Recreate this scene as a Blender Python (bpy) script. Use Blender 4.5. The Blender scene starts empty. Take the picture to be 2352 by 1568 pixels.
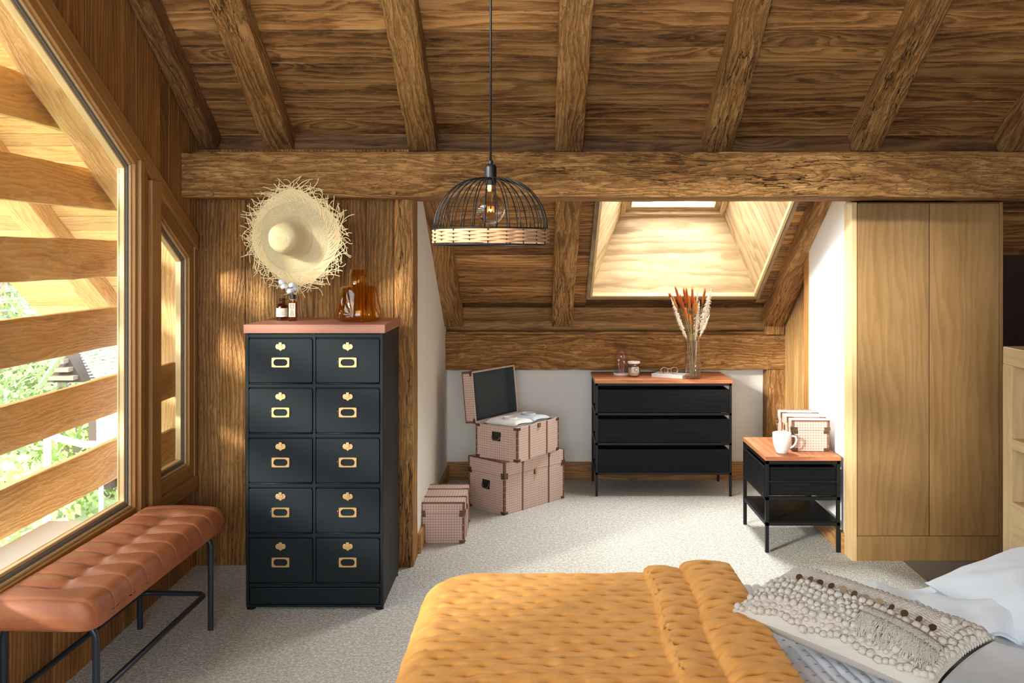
import bpy, math, random
import numpy as np
from mathutils import Vector, Matrix, noise as mnoise
random.seed(7)
PI = math.pi
C = bpy.context.scene.collection
S = bpy.context.scene
# ------------------------------------------------------------------ camera, world, lights, exposure
F = 2100.0; VX = 1230.0; VY = 590.0; CH = 1.705
cam = bpy.data.cameras.new('camera'); cam.sensor_width = 36; cam.lens = 36*F/2352
cam.shift_x = -(VX-1176)/2352; cam.shift_y = -(784-VY)/2352
cam.clip_start = .05; cam.clip_end = 300
co = bpy.data.objects.new('camera', cam); C.objects.link(co)
co.location = (0, 0, CH); co.rotation_euler = (PI/2, 0, 0); S.camera = co
S.view_settings.view_transform = 'Standard'; S.view_settings.look = 'None'
S.view_settings.gamma = 1; S.view_settings.use_curve_mapping = False
S.view_settings.exposure = .47
W = bpy.data.worlds.new('world'); S.world = W; W.use_nodes = True
bg = W.node_tree.nodes['Background']; bg.inputs[0].default_value = (.86, .93, 1, 1); bg.inputs[1].default_value = 6.0
def light(name, kind, loc, direction, energy, color=(1, 1, 1), size=1, size_y=None, angle=None, spread=None):
    d = bpy.data.lights.new(name, kind); d.energy = energy; d.color = color
    if kind == 'AREA':
        d.shape = 'RECTANGLE'; d.size = size; d.size_y = size_y or size
        if spread: d.spread = spread
    if kind == 'SUN': d.angle = angle
    o = bpy.data.objects.new(name, d); C.objects.link(o); o.location = loc
    o.rotation_euler = Vector(direction).to_track_quat('-Z', 'Z' if abs(Vector(direction).normalized().z) < .9 else 'Y').to_euler()
    return o
light('sun', 'SUN', (-8, 0, 6), (1, .95, -.45), 7.5, (1, .95, .86), angle=math.radians(7))
light('fill_light_rear', 'AREA', (-.1, -2.45, 1.8), (0, 1, -.06), 52, (1, .985, .96), 2.8, 1.7)  # added lamp behind the camera, brightens the room from the front
light('daylight_skylight', 'AREA', (1.03, 6.62, 2.66), (-.05, -.54, -.84), 52, (1, .985, .95), .78, 1.1, spread=math.radians(125))
def portal(name, loc, direction, sx, sy):
    o = light(name, 'AREA', loc, direction, 1, size=sx, size_y=sy); o.data.cycles.is_portal = True
portal('portal_window_left', (-1.97, 2.75, 1.75), (1, 0, 0), 3.3, 3.3)
portal('portal_skylight', (1.03, 6.45, 2.42), (0, -.54, -.84), .8, 1.25)
portal('portal_rear_opening', (-.1, -2.55, 1.9), (0, 1, 0), 3.0, 2.0)  # sky sampling through the opening added in the rear wall

# ------------------------------------------------------------------ node helpers
class G:
    def __init__(s, name):
        s.m = bpy.data.materials.new(name); s.m.use_nodes = True; s.nt = s.m.node_tree
        s.b = s.nt.nodes['Principled BSDF']; s.out = s.nt.nodes['Material Output']
    def n(s, t, **k):
        x = s.nt.nodes.new(t)
        for a, v in k.items(): setattr(x, a, v)
        return x
    def put(s, inp, v):
        if v is None: return
        if isinstance(v, bpy.types.NodeSocket): s.nt.links.new(v, inp)
        elif isinstance(v, tuple) and len(v) == 3 and inp.type == 'RGBA': inp.default_value = (*v, 1)
        else: inp.default_value = v
    def ma(s, op, a, b=None, c=None):
        x = s.n('ShaderNodeMath', operation=op)
        for i, v in enumerate((a, b, c)): s.put(x.inputs[i], v) if v is not None else None
        return x.outputs[0]
    def uv(s):
        x = s.n('ShaderNodeUVMap'); sp = s.n('ShaderNodeSeparateXYZ'); s.nt.links.new(x.outputs[0], sp.inputs[0])
        return sp.outputs[0], sp.outputs[1]
    def obj(s): return s.n('ShaderNodeTexCoord').outputs['Object']
    def vec(s, x, y, z=0.0):
        c = s.n('ShaderNodeCombineXYZ')
        for i, v in enumerate((x, y, z)): s.put(c.inputs[i], v)
        return c.outputs[0]
    def noise(s, v, scale=5, detail=3, rough=.5, dist=0):
        x = s.n('ShaderNodeTexNoise'); s.put(x.inputs['Vector'], v); x.inputs['Scale'].default_value = scale
        x.inputs['Detail'].default_value = detail; x.inputs['Roughness'].default_value = rough; x.inputs['Distortion'].default_value = dist
        return x.outputs[0]
    def vor(s, v, scale=5, feature='F1', rnd=1):
        x = s.n('ShaderNodeTexVoronoi', feature=feature); s.put(x.inputs['Vector'], v); x.inputs['Scale'].default_value = scale
        x.inputs['Randomness'].default_value = rnd
        return x.outputs[0]
    def ss(s, v, a, b, lo=0.0, hi=1.0):
        x = s.n('ShaderNodeMapRange', interpolation_type='SMOOTHSTEP'); s.put(x.inputs[0], v)
        for i, k in enumerate((a, b, lo, hi)): x.inputs[i+1].default_value = k
        return x.outputs[0]
    def mix(s, f, a, b, mode='MIX'):
        x = s.n('ShaderNodeMix', data_type='RGBA', blend_type=mode)
        s.put(x.inputs[0], f); s.put(x.inputs[6], a); s.put(x.inputs[7], b)
        return x.outputs[2]
    def tint(s):
        x = s.n('ShaderNodeVertexColor'); x.layer_name = 'tint'; return x.outputs[0]
    def bump(s, h, strength=.3, dist=.01):
        x = s.n('ShaderNodeBump'); x.inputs['Strength'].default_value = strength; x.inputs['Distance'].default_value = dist
        s.put(x.inputs['Height'], h); s.nt.links.new(x.outputs[0], s.b.inputs['Normal']); return x
    def fin(s, col=None, rough=.5, metal=0, spec=None):
        s.put(s.b.inputs['Base Color'], col); s.put(s.b.inputs['Roughness'], rough); s.b.inputs['Metallic'].default_value = metal
        if spec is not None: s.b.inputs['Specular IOR Level'].default_value = spec
        return s.m

def wood(name, dark, mid, lite, rings=34, warp=1.0, knots=1.0, bump=.3, dist=.004, rough=.6, fine=1.0, crack=0.0, contrast=1.0):
    g = G(name); u, v = g.uv()
    kv = g.vec(g.ma('MULTIPLY', u, 1.25), g.ma('MULTIPLY', v, 4.2))
    d = g.vor(kv, 1.0)
    d = g.ma('ADD', d, g.ma('MULTIPLY', g.noise(g.vec(g.ma('MULTIPLY', u, 20), g.ma('MULTIPLY', v, 30)), 1, 2), .05))
    knot = g.ss(d, .045, .105, knots, 0)
    halo = g.ss(d, .03, .36, 1, 0)
    n1 = g.noise(g.vec(g.ma('MULTIPLY', u, .9), g.ma('MULTIPLY', v, 5)), 1, 3, .5)
    ph = g.ma('ADD', g.ma('MULTIPLY', v, rings), g.ma('MULTIPLY', n1, 9*warp))
    ph = g.ma('ADD', ph, g.ma('MULTIPLY', halo, 2.4*knots))
    n2 = g.noise(g.vec(g.ma('MULTIPLY', u, 9), g.ma('MULTIPLY', v, 60)), 1, 3, .6)
    ph = g.ma('ADD', ph, g.ma('MULTIPLY', n2, .55))
    r = g.ma('FRACT', ph)
    r = g.ma('ADD', g.ss(r, 0, .75), g.ma('MULTIPLY', g.ss(r, .8, 1), -1.0))
    fg = g.noise(g.vec(g.ma('MULTIPLY', u, 5), g.ma('MULTIPLY', v, 260)), 1, 4, .65)
    big = g.noise(g.vec(g.ma('MULTIPLY', u, 1.3), g.ma('MULTIPLY', v, 6)), 1, 4, .6)
    t = g.ma('ADD', g.ma('MULTIPLY', r, .34*contrast), g.ma('MULTIPLY', g.ma('SUBTRACT', fg, .5), .85*fine))
    t = g.ma('ADD', t, g.ma('MULTIPLY', g.ma('SUBTRACT', big, .5), 1.5*contrast))
    t = g.ma('ADD', t, .3)
    cr = g.n('ShaderNodeValToRGB'); e = cr.color_ramp.elements
    e[0].position = 0; e[0].color = (*dark, 1); e[1].position = 1; e[1].color = (*lite, 1)
    m = e.new(.5); m.color = (*mid, 1); g.put(cr.inputs[0], t)
    col = g.mix(g.ma('MULTIPLY', knot, .85), cr.outputs[0], tuple(c*.32 for c in dark))
    h = g.ma('ADD', g.ma('MULTIPLY', r, .6), g.ma('MULTIPLY', fg, .8))
    if crack:
        cn = g.noise(g.vec(g.ma('MULTIPLY', u, 1.1), g.ma('MULTIPLY', v, 13)), 1, 5, .62, .4)
        ck = g.ss(g.ma('ABSOLUTE', g.ma('SUBTRACT', cn, .5)), 0.0, .011, 1, 0)
        msk = g.ss(g.noise(g.vec(g.ma('MULTIPLY', u, .8), g.ma('MULTIPLY', v, 3), 7.0), 1, 2), .5, .62)
        ck = g.ma('MULTIPLY', g.ma('MULTIPLY', ck, msk), crack)
        col = g.mix(ck, col, tuple(c*.22 for c in dark))
        pit = g.ss(g.noise(g.vec(g.ma('MULTIPLY', u, 14), g.ma('MULTIPLY', v, 62)), 1, 4, .7), .5, .62)
        h = g.ma('ADD', h, g.ma('MULTIPLY', ck, -4.0)); h = g.ma('ADD', h, g.ma('MULTIPLY', pit, .9))
        col = g.mix(g.ma('MULTIPLY', pit, .35), col, lite)
    h = g.ma('SUBTRACT', h, g.ma('MULTIPLY', knot, 1.0))
    col = g.mix(1.0, col, g.tint(), 'MULTIPLY')
    g.bump(h, bump, dist)
    return g.fin(col, rough, 0, .3)
def plain(name, col, rough=.5, metal=0, spec=None, bscale=0, bstr=.2, bdist=.002, var=0.0):
    g = G(name)
    c = col
    if bscale:
        nn = g.noise(g.obj(), bscale, 4, .6); g.bump(nn, bstr, bdist)
        if var: c = g.mix(g.ma('MULTIPLY', g.noise(g.obj(), bscale*.25, 3), var), col, tuple(k*.45 for k in col))
    return g.fin(c, rough, metal, spec)
M = {}
M['ceil'] = wood('ceiling_boards', (.062, .025, .007), (.28, .12, .034), (.54, .285, .10), 17, .7, 1.3, .5, .004, .62, 1.0, .25, 1.3)
M['panel'] = wood('old_pine_panel', (.075, .030, .008), (.35, .16, .045), (.62, .34, .12), 48, .6, .8, .9, .007, .6, 1, .3, 1.0)
M['panel2'] = wood('window_wall_panel', (.11, .043, .010), (.32, .143, .040), (.52, .265, .09), 36, .5, 1, .45, .003, .55, .8, 0, .9)
M['beam'] = wood('hewn_beam', (.115, .046, .012), (.42, .198, .060), (.70, .40, .15), 30, 1.3, .7, 1.0, .009, .65, 1.1, .9, 1.05)
M['frame'] = wood('window_frame_wood', (.26, .12, .035), (.42, .21, .065), (.55, .31, .11), 30, .35, .0, .12, .001, .42, .55, 0, .6)
M['sash'] = wood('pale_sash_wood', (.48, .31, .14), (.62, .44, .22), (.74, .56, .32), 30, .3, .0, .1, .001, .45, .5, 0, .6)
M['pale'] = wood('pale_reveal_wood', (.24, .15, .07), (.50, .345, .18), (.68, .51, .31), 12, .5, .6, .15, .002, .55, .7, 0, 1.0)
M['slat'] = wood('outdoor_slat_wood', (.30, .15, .048), (.50, .29, .105), (.66, .43, .19), 34, 1.2, .6, .5, .004, .6, .8, .15, .8)
M['oak'] = wood('oak_veneer', (.20, .108, .036), (.315, .185, .072), (.40, .25, .11), 22, .6, .0, .12, .001, .45, .7, 0, .62)
M['oakl'] = wood('light_oak', (.42, .28, .13), (.55, .39, .20), (.66, .50, .29), 18, .8, .0, .1, .001, .45, .5, 0, .6)
M['top'] = wood('reddish_acacia_top', (.28, .085, .032), (.50, .19, .082), (.66, .30, .15), 18, .8, .12, .1, .001, .38, .6, 0, 1.0)
M['topm'] = wood('dull_mahogany_top', (.26, .10, .06), (.36, .155, .10), (.45, .215, .145), 18, .5, .0, .1, .001, .5, .5, 0, .8)
M['base'] = wood('baseboard_oak', (.16, .07, .02), (.36, .185, .062), (.52, .30, .12), 34, 1, .5, .3, .002, .5, .8, 0, 1.1)
M['log'] = wood('round_log', (.15, .068, .02), (.35, .18, .062), (.52, .30, .12), 16, 1.2, .5, .6, .006, .6, 1, .4, 1.1)
M['blackwood'] = wood('black_stained_wood', (.003, .0035, .004), (.007, .008, .009), (.015, .015, .015), 30, .5, 0, .35, .002, .5, .8, 0, .6)
M['navy'] = plain('navy_black_lacquer', (.0045, .0085, .011), .5, 0, .22)
M['black'] = plain('black_powder_coat', (.006, .007, .009), .45, 0, .3, 0, .5)
M['benchmetal'] = plain('blue_black_tube', (.022, .032, .048), .38, .3, .5)
M['brass'] = plain('brushed_brass', (.78, .50, .22), .34, .9)
M['agedbrass'] = plain('aged_dark_brass', (.20, .135, .08), .35, .9)
M['plaster'] = plain('lime_plaster', (.80, .79, .74), .85, 0, .2, 3.2, .35, .006)
M['plasterw'] = plain('white_plaster', (.86, .86, .85), .85, 0, .2, 3, .1, .003)
g = G('wool_carpet'); o_ = g.obj()
v1 = g.vor(o_, 170); n1 = g.noise(o_, 60, 3, .7); n0 = g.noise(o_, 1.3, 2)
g.bump(g.ma('ADD', g.ma('MULTIPLY', v1, -1), n1), .8, .006)
cc = g.mix(g.ss(n1, .35, .68), (.50, .49, .455), (.80, .79, .75)); cc = g.mix(g.ss(v1, .3, .8, 0, .5), cc, (.30, .285, .25))
M['carpet'] = g.fin(cc, .95, 0, .1)
M['vinyl'] = plain('grey_hall_floor', (.20, .185, .16), .6)
M['shadewall'] = plain('painted_shade_wall', (.035, .014, .008), .8)  # dark colour stands in for the unlit void beside the wardrobe
g = G('cognac_leather'); o_ = g.obj()
n1 = g.noise(o_, 7, 4, .6); cc = g.mix(g.ss(n1, .3, .75), (.27, .085, .032), (.38, .135, .055))
g.bump(g.ma('ADD', g.vor(o_, 260), g.ma('MULTIPLY', g.noise(o_, 30, 3), 1.2)), .16, .0015)
M['leather'] = g.fin(cc, .5, 0, .38)
M['stitch'] = plain('tan_thread', (.50, .25, .13), .7)
g = G('mustard_cotton'); o_ = g.obj()
n1 = g.noise(o_, 14, 4, .6); cc = g.mix(g.ss(n1, .3, .75), (.66, .300, .068), (.76, .375, .105))
mp = g.n('ShaderNodeMapping'); mp.inputs['Scale'].default_value = (14, 75, 30); g.put(mp.inputs[0], o_)
g.bump(g.ma('ADD', g.ma('MULTIPLY', g.noise(mp.outputs[0], 1, 3), .8), g.ma('MULTIPLY', g.noise(o_, 700, 2), .25)), .38, .004)
g.b.inputs['Sheen Weight'].default_value = .25; g.b.inputs['Sheen Tint'].default_value = (1, .7, .35, 1)
M['quilt'] = g.fin(cc, .85, 0, .15)
M['linen'] = plain('white_percale', (.70, .76, .82), .8, 0, .2, 22, .15, .004)
M['linenb'] = plain('crinkled_white_cotton', (.76, .79, .84), .85, 0, .2, 55, .35, .004)
M['cross'] = plain('grey_embroidery', (.22, .24, .28), .9)
M['knit'] = plain('ecru_yarn', (.60, .555, .49), .9, 0, .1, 160, .9, .004)
M['velvet'] = plain('pale_grey_velvet', (.55, .52, .47), .9, 0, .1, 30, .2, .003)
M['knitw'] = plain('white_wool', (.80, .80, .80), .9, 0, .1, 120, .6, .003)
M['knitg'] = plain('pale_grey_wool', (.58, .60, .64), .9, 0, .1, 120, .6, .003)
M['straw'] = plain('straw', (.80, .62, .34), .7, 0, .3)
g = G('woven_straw'); u, v = g.uv()
w1 = g.ma('SINE', g.ma('MULTIPLY', g.ma('ADD', u, v), 700)); w2 = g.ma('SINE', g.ma('MULTIPLY', g.ma('SUBTRACT', u, v), 700))
ww = g.ma('MULTIPLY', w1, w2); g.bump(ww, .7, .003)
M['weave'] = g.fin(g.mix(g.ss(ww, -.9, .6), (.66, .50, .24), (.90, .76, .47)), .7, 0, .3)
M['rattan'] = plain('natural_rattan', (.52, .30, .165), .6, 0, .3, 30, .2, .002)
M['ceramic'] = plain('white_porcelain', (.78, .79, .79), .25, 0, .5)
M['ceramw'] = plain('white_enamel', (.86, .84, .82), .4)
M['paper'] = plain('white_book_cover', (.82, .82, .83), .5)
M['label'] = plain('cream_paper_label', (.66, .56, .42), .7)
M['labelp'] = plain('pinkish_paper_label', (.68, .50, .42), .7)
M['labelw'] = plain('grey_white_label', (.70, .69, .67), .7)
M['ink'] = plain('dark_print', (.10, .08, .07), .8)
M['wax'] = plain('cream_wax', (.80, .72, .50), .5)
M['cotton'] = plain('cotton_boll_fluff', (.82, .83, .87), 1, 0, 0, 60, .5, .004)
M['twig'] = plain('brown_twig', (.13, .07, .035), .8)
M['cap'] = plain('black_bakelite', (.012, .012, .014), .4)
M['lining'] = plain('dark_felt_lining', (.075, .09, .095), .95, 0, .1, 25, .3, .002, .4)
M['brownlea'] = plain('brown_leather_strap', (.19, .085, .055), .5, 0, .4)
M['reed'] = plain('rust_reed_head', (.42, .105, .03), .95, 0, .1, 200, .8, .003)
M['reedo'] = plain('orange_reed_head', (.60, .21, .05), .95, 0, .1, 200, .8, .003)
M['pampas'] = plain('cream_pampas_plume', (.82, .72, .56), .95, 0, .1)
M['stemg'] = plain('dry_green_stem', (.20, .17, .07), .8)
M['stemt'] = plain('dry_tan_stem', (.48, .34, .16), .8)
M['pinkfl'] = plain('dried_pink_flower', (.60, .14, .14), .9)
M['whitefl'] = plain('dried_cream_flower', (.84, .78, .66), .9)
M['gold'] = plain('thin_gold_wire', (.62, .44, .24), .28, 1)
M['gasket'] = plain('grey_rubber_gasket', (.17, .155, .13), .8)
M['whitemetal'] = plain('pale_metal_sill', (.80, .77, .68), .5)
M['slate'] = plain('pale_slate_roof', (.42, .42, .45), .7, 0, .3, 6, .5, .02, .5)
M['darkpl'] = plain('dark_weathered_planks', (.10, .075, .06), .8, 0, .2, 8, .4, .02, .4)
M['bark'] = plain('larch_bark', (.22, .17, .13), .9, 0, .1, 30, .5, .01)
M['needle'] = plain('pale_larch_needles', (.34, .42, .20), .9, 0, .1)
M['needled'] = plain('grey_green_needles', (.20, .27, .17), .9, 0, .1)
M['leaf'] = plain('fresh_green_leaf', (.30, .42, .12), .7, 0, .2)
M['leafd'] = plain('olive_leaf', (.20, .27, .10), .7, 0, .2)
M['leafy'] = plain('yellow_green_leaf', (.48, .50, .20), .7, 0, .2)
M['grass'] = plain('alpine_meadow', (.36, .42, .22), .95, 0, .1, 1.5, .8, .1, .6)
M['metalg'] = plain('galvanised_post', (.45, .47, .50), .5, .3)
# patterned trunk cloth
g = G('pink_trellis_cloth'); u, v = g.uv()
a = g.ma('MULTIPLY', g.ma('ADD', u, v), 200); b = g.ma('MULTIPLY', g.ma('SUBTRACT', u, v), 200)
w = g.ma('MULTIPLY', g.ma('SINE', a), g.ma('SINE', b)); w2 = g.ma('SINE', g.ma('MULTIPLY', u, 800))
col = g.mix(g.ss(w, -.2, .45), (.72, .55, .475), (.44, .29, .245)); col = g.mix(g.ss(w, -.95, -.7, .7, 0), col, (.42, .27, .23))
g.bump(w, .3, .001)
M['trunk'] = g.fin(col, .6, 0, .3)
def glass(name, tintc, alpha_mix, rough=.02, ior=1.45):
    g = G(name); nt = g.nt; nt.nodes.remove(g.b)
    tr = g.n('ShaderNodeBsdfTransparent'); tr.inputs[0].default_value = (*tintc, 1)
    gl = g.n('ShaderNodeBsdfGlossy'); gl.inputs['Roughness'].default_value = rough
    fr = g.n('ShaderNodeLayerWeight'); fr.inputs[0].default_value = .5
    f = g.ma('ADD', g.ma('MULTIPLY', g.ma('POWER', fr.outputs[1], 3.5), .55*alpha_mix), .035*alpha_mix); f = g.ma('MINIMUM', f, .9)
    mx = g.n('ShaderNodeMixShader'); nt.links.new(f, mx.inputs[0]); nt.links.new(tr.outputs[0], mx.inputs[1]); nt.links.new(gl.outputs[0], mx.inputs[2])
    nt.links.new(mx.outputs[0], g.out.inputs[0]); return g.m
M['pane'] = glass('window_glass', (.97, .98, .97), .35)
M['cglass'] = glass('clear_glass', (.92, .91, .90), 1.9)
M['bulb'] = glass('silvered_bulb_glass', (.80, .72, .62), 3.2)
M['amber'] = glass('amber_glass', (.95, .77, .42), 1.3)
M['brownglass'] = glass('brown_bottle_glass', (.74, .48, .24), 1.4)
g = G('filament'); g.b.inputs['Emission Color'].default_value = (1, .30, .04, 1); g.b.inputs['Emission Strength'].default_value = 1.6
M['filament'] = g.fin((.8, .3, .05), .5)

# ------------------------------------------------------------------ mesh helpers
def T3(t): return (t, t, t) if not isinstance(t, tuple) else t
def rt(a=.15): 
    k = 1 + random.uniform(-a, a); return (k*random.uniform(.97, 1.03), k, k*random.uniform(.95, 1.05))
class B:
    def __init__(s): s.v = []; s.f = []; s.u = []; s.t = []
    def face(s, idx, uv, t=1): s.f.append(tuple(idx)); s.u.append(uv); s.t.append(T3(t))
    def add(s, pts): i = len(s.v); s.v += [tuple(p) for p in pts]; return i
    def hexa(s, p, grain=0, t=1, off=None, top=None):
        # p: 8 corners ordered (x0y0z0, x1y0z0, x1y1z0, x0y1z0, and z1 the same), grain: axis index of the grain
        i = s.add(p); P = [Vector(q) for q in p]
        ax = [(P[1]-P[0]).normalized(), (P[3]-P[0]).normalized(), (P[4]-P[0]).normalized()]
        for q in range(3):
            if q != grain:
                w = ax[q]-ax[grain]*ax[q].dot(ax[grain]); ax[q] = w.normalized() if w.length > 1e-6 else ax[q]
        o = off if off is not None else (random.uniform(0, 40), random.uniform(0, 40))
        oth = [k for k in range(3) if k != grain]
        for fc, nax in (((0, 3, 2, 1), 2), ((4, 5, 6, 7), 2), ((0, 1, 5, 4), 1), ((2, 3, 7, 6), 1), ((1, 2, 6, 5), 0), ((3, 0, 4, 7), 0)):
            if nax == grain: a, b_ = oth
            else: a = grain; b_ = [k for k in oth if k != nax][0]
            uv = [((P[q]-P[0]).dot(ax[a])+o[0], (P[q]-P[0]).dot(ax[b_])+o[1]+nax*.37) for q in fc]
            s.face([i+q for q in fc], uv, t)
    def box(s, x0, x1, y0, y1, z0, z1, grain=0, t=1, M_=None):
        p = [(x0, y0, z0), (x1, y0, z0), (x1, y1, z0), (x0, y1, z0), (x0, y0, z1), (x1, y0, z1), (x1, y1, z1), (x0, y1, z1)]
        if M_ is not None: p = [tuple(M_ @ Vector(q)) for q in p]
        s.hexa(p, grain, t); return s
    def grid(s, nu, nv, fn, uvf=None, t=1, cu=False, cv=False, flip=False):
        i0 = len(s.v); P = [[None]*nv for _ in range(nu)]
        for a in range(nu):
            for b_ in range(nv):
                s.v.append(tuple(fn(a/(nu if cu else nu-1), b_/(nv if cv else nv-1))))
        for a in range(nu if cu else nu-1):
            for b_ in range(nv if cv else nv-1):
                q = [(a, b_), (a+1, b_), (a+1, b_+1), (a, b_+1)]
                if flip: q = q[::-1]
                idx = [i0+(x % nu)*nv+(y % nv) for x, y in q]
                uv = [uvf(x/(nu if cu else nu-1), y/(nv if cv else nv-1)) if uvf else (x/nu, y/nv) for x, y in q]
                s.face(idx, uv, t)
        return s
    def lathe(s, prof, c=(0, 0, 0), n=32, t=1, cap0=False, cap1=False, sx=1, sy=1):
        m = len(prof)
        i0 = len(s.v)
        L = [0]
        for k in range(1, m): L.append(L[-1]+math.hypot(prof[k][0]-prof[k-1][0], prof[k][1]-prof[k-1][1]))
        for a in range(n):
            an = 2*PI*a/n
            for r, z in prof: s.v.append((c[0]+r*math.cos(an)*sx, c[1]+r*math.sin(an)*sy, c[2]+z))
        R = max(p[0] for p in prof)
        for a in range(n):
            a2 = (a+1) % n
            for k in range(m-1):
                s.face((i0+a*m+k, i0+a2*m+k, i0+a2*m+k+1, i0+a*m+k+1), [(a/n*6.28*R, L[k]), ((a+1)/n*6.28*R, L[k]), ((a+1)/n*6.28*R, L[k+1]), (a/n*6.28*R, L[k+1])], t)
        if cap0: s.face([i0+a*m for a in range(n)][::-1], [(math.cos(a), math.sin(a)) for a in range(n)], t)
        if cap1: s.face([i0+a*m+m-1 for a in range(n)], [(math.cos(a), math.sin(a)) for a in range(n)], t)
        return s
    def tube(s, pts, r, n=8, t=1, closed=False, caps=True, prof=None):
        pts = [Vector(p) for p in pts]; m = len(pts); i0 = len(s.v)
        rad = r if callable(r) else (lambda q: r)
        tang = []
        for k in range(m):
            if closed: d = pts[(k+1) % m]-pts[k-1]
            else: d = pts[min(k+1, m-1)]-pts[max(k-1, 0)]
            tang.append(d.normalized() if d.length > 1e-9 else Vector((0, 0, 1)))
        ref = Vector((0, 0, 1)) if abs(tang[0].z) < .9 else Vector((1, 0, 0))
        nrm = (ref-tang[0]*ref.dot(tang[0])).normalized(); L = 0
        Ls = []
        for k in range(m):
            if k: L += (pts[k]-pts[k-1]).length
            Ls.append(L)
            nrm = (nrm-tang[k]*nrm.dot(tang[k])); nrm = nrm.normalized() if nrm.length > 1e-6 else tang[k].orthogonal().normalized()
            bi = tang[k].cross(nrm); rr = rad(k/(m-1))
            for j in range(n):
                a = 2*PI*j/n
                pu, pv = (math.cos(a), math.sin(a)) if prof is None else prof[j]
                s.v.append(tuple(pts[k]+nrm*(rr*pu)+bi*(rr*pv)))
        o = random.uniform(0, 30)
        for k in range(m if closed else m-1):
            k2 = (k+1) % m
            for j in range(n):
                j2 = (j+1) % n; w = 2*PI*rad(0)/n if n else 0
                s.face((i0+k*n+j, i0+k*n+j2, i0+k2*n+j2, i0+k2*n+j), [(Ls[k]+o, j*w), (Ls[k]+o, (j+1)*w), (Ls[k2]+o, (j+1)*w), (Ls[k2]+o, j*w)], t)
        if caps and not closed:
            s.face([i0+j for j in range(n)][::-1], [(0, 0)]*n, t); s.face([i0+(m-1)*n+j for j in range(n)], [(0, 0)]*n, t)
        return s
    def ball(s, c, r, n=10, sx=1, sy=1, sz=1, t=1, rot=None):
        i0 = len(s.v); m = max(4, n//2+1)
        for a in range(n):
            for k in range(m):
                th = PI*k/(m-1); p = Vector((sx*r*math.sin(th)*math.cos(2*PI*a/n), sy*r*math.sin(th)*math.sin(2*PI*a/n), -sz*r*math.cos(th)))
                if rot is not None: p = rot @ p
                s.v.append((c[0]+p.x, c[1]+p.y, c[2]+p.z))
        for a in range(n):
            for k in range(m-1):
                a2 = (a+1) % n; s.face((i0+a*m+k, i0+a2*m+k, i0+a2*m+k+1, i0+a*m+k+1), [(0, 0)]*4, t)
        return s
    def prism(s, poly, axis, a, b_, t=1, grain=1, holes=None):
        # poly in the two other axes (in order), extruded along axis
        def P(q, w): 
            l = list(q); l.insert(axis, w); return tuple(l)
        n = len(poly); i = s.add([P(q, a) for q in poly]+[P(q, b_) for q in poly]); o = random.uniform(0, 30)
        uvq = lambda q: (q[grain]+o, q[1-grain]+o)
        s.face([i+k for k in range(n)][::-1], [uvq(poly[k]) for k in range(n)][::-1], t)
        s.face([i+n+k for k in range(n)], [uvq(poly[k]) for k in range(n)], t)
        for k in range(n):
            k2 = (k+1) % n; L = math.dist(poly[k], poly[k2])
            s.face((i+k, i+k2, i+n+k2, i+n+k), [(o, 0), (o+L, 0), (o+L, b_-a), (o, b_-a)], t)
        return s
    def ring(s, poly, inset, axis, a, b_, t=1):
        # polygonal frame: outer poly (CCW in 2D), each side a mitred member
        n = len(poly)
        def off(k):
            p0, p1, p2 = Vector(poly[k-1]), Vector(poly[k]), Vector(poly[(k+1) % n])
            d1 = (p1-p0).normalized(); d2 = (p2-p1).normalized()
            n1 = Vector((-d1.y, d1.x)); n2 = Vector((-d2.y, d2.x)); m = (n1+n2); m = m/(m.length_squared/2)
            return p1+m*inset
        inn = [off(k) for k in range(n)]
        def P(q, w):
            l = [q[0], q[1]]; l.insert(axis, w); return tuple(l)
        for k in range(n):
            k2 = (k+1) % n
            c = [P(poly[k], a), P(poly[k2], a), P(inn[k2], a), P(inn[k], a), P(poly[k], b_), P(poly[k2], b_), P(inn[k2], b_), P(inn[k], b_)]
            s.hexa(c, 0, t)
        return inn
    def beam(s, p0, p1, w, h, rough=.006, seg=None, ch=.012, t=1, up=(0, 0, 1), round_=0, sag=0, wob=.0):
        # hewn timber from p0 to p1, cross-section w (sideways) x h (along up), chamfered and slightly irregular
        p0 = Vector(p0); p1 = Vector(p1); d = (p1-p0); L = d.length; d.normalize(); up = Vector(up); up = (up-d*up.dot(d)).normalized(); sd = d.cross(up)
        seg = seg or max(2, int(L/.045)); i0 = len(s.v)
        if round_:
            n = 28; prof = [(w/2*math.cos(2*PI*j/n), h/2*math.sin(2*PI*j/n)) for j in range(n)]
        else:
            prof = []; W2, H2 = w/2, h/2
            for (cx, cy, a0) in ((W2-ch, H2-ch, 0), (-W2+ch, H2-ch, 90), (-W2+ch, -H2+ch, 180), (W2-ch, -H2+ch, 270)):
                for a in (0, 45, 90): prof.append((cx+ch*math.cos(math.radians(a0+a)), cy+ch*math.sin(math.radians(a0+a))))
                # mid points of the next side
                ex, ey = {0: (0, H2), 90: (-W2, 0), 180: (0, -H2), 270: (W2, 0)}[a0]
                lx, ly = prof[-1]
                nx, ny = {0: (-W2+ch, H2), 90: (-W2, -H2+ch), 180: (W2-ch, -H2), 270: (W2, H2-ch)}[a0]
                for f in (.25, .5, .75): prof.append((lx+(nx-lx)*f, ly+(ny-ly)*f))
            n = len(prof)
        per = [0]
        for j in range(n): per.append(per[-1]+math.dist(prof[j], prof[(j+1) % n]))
        sx = random.uniform(0, 100); ou, ov = random.uniform(0, 40), random.uniform(0, 40)
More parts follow.
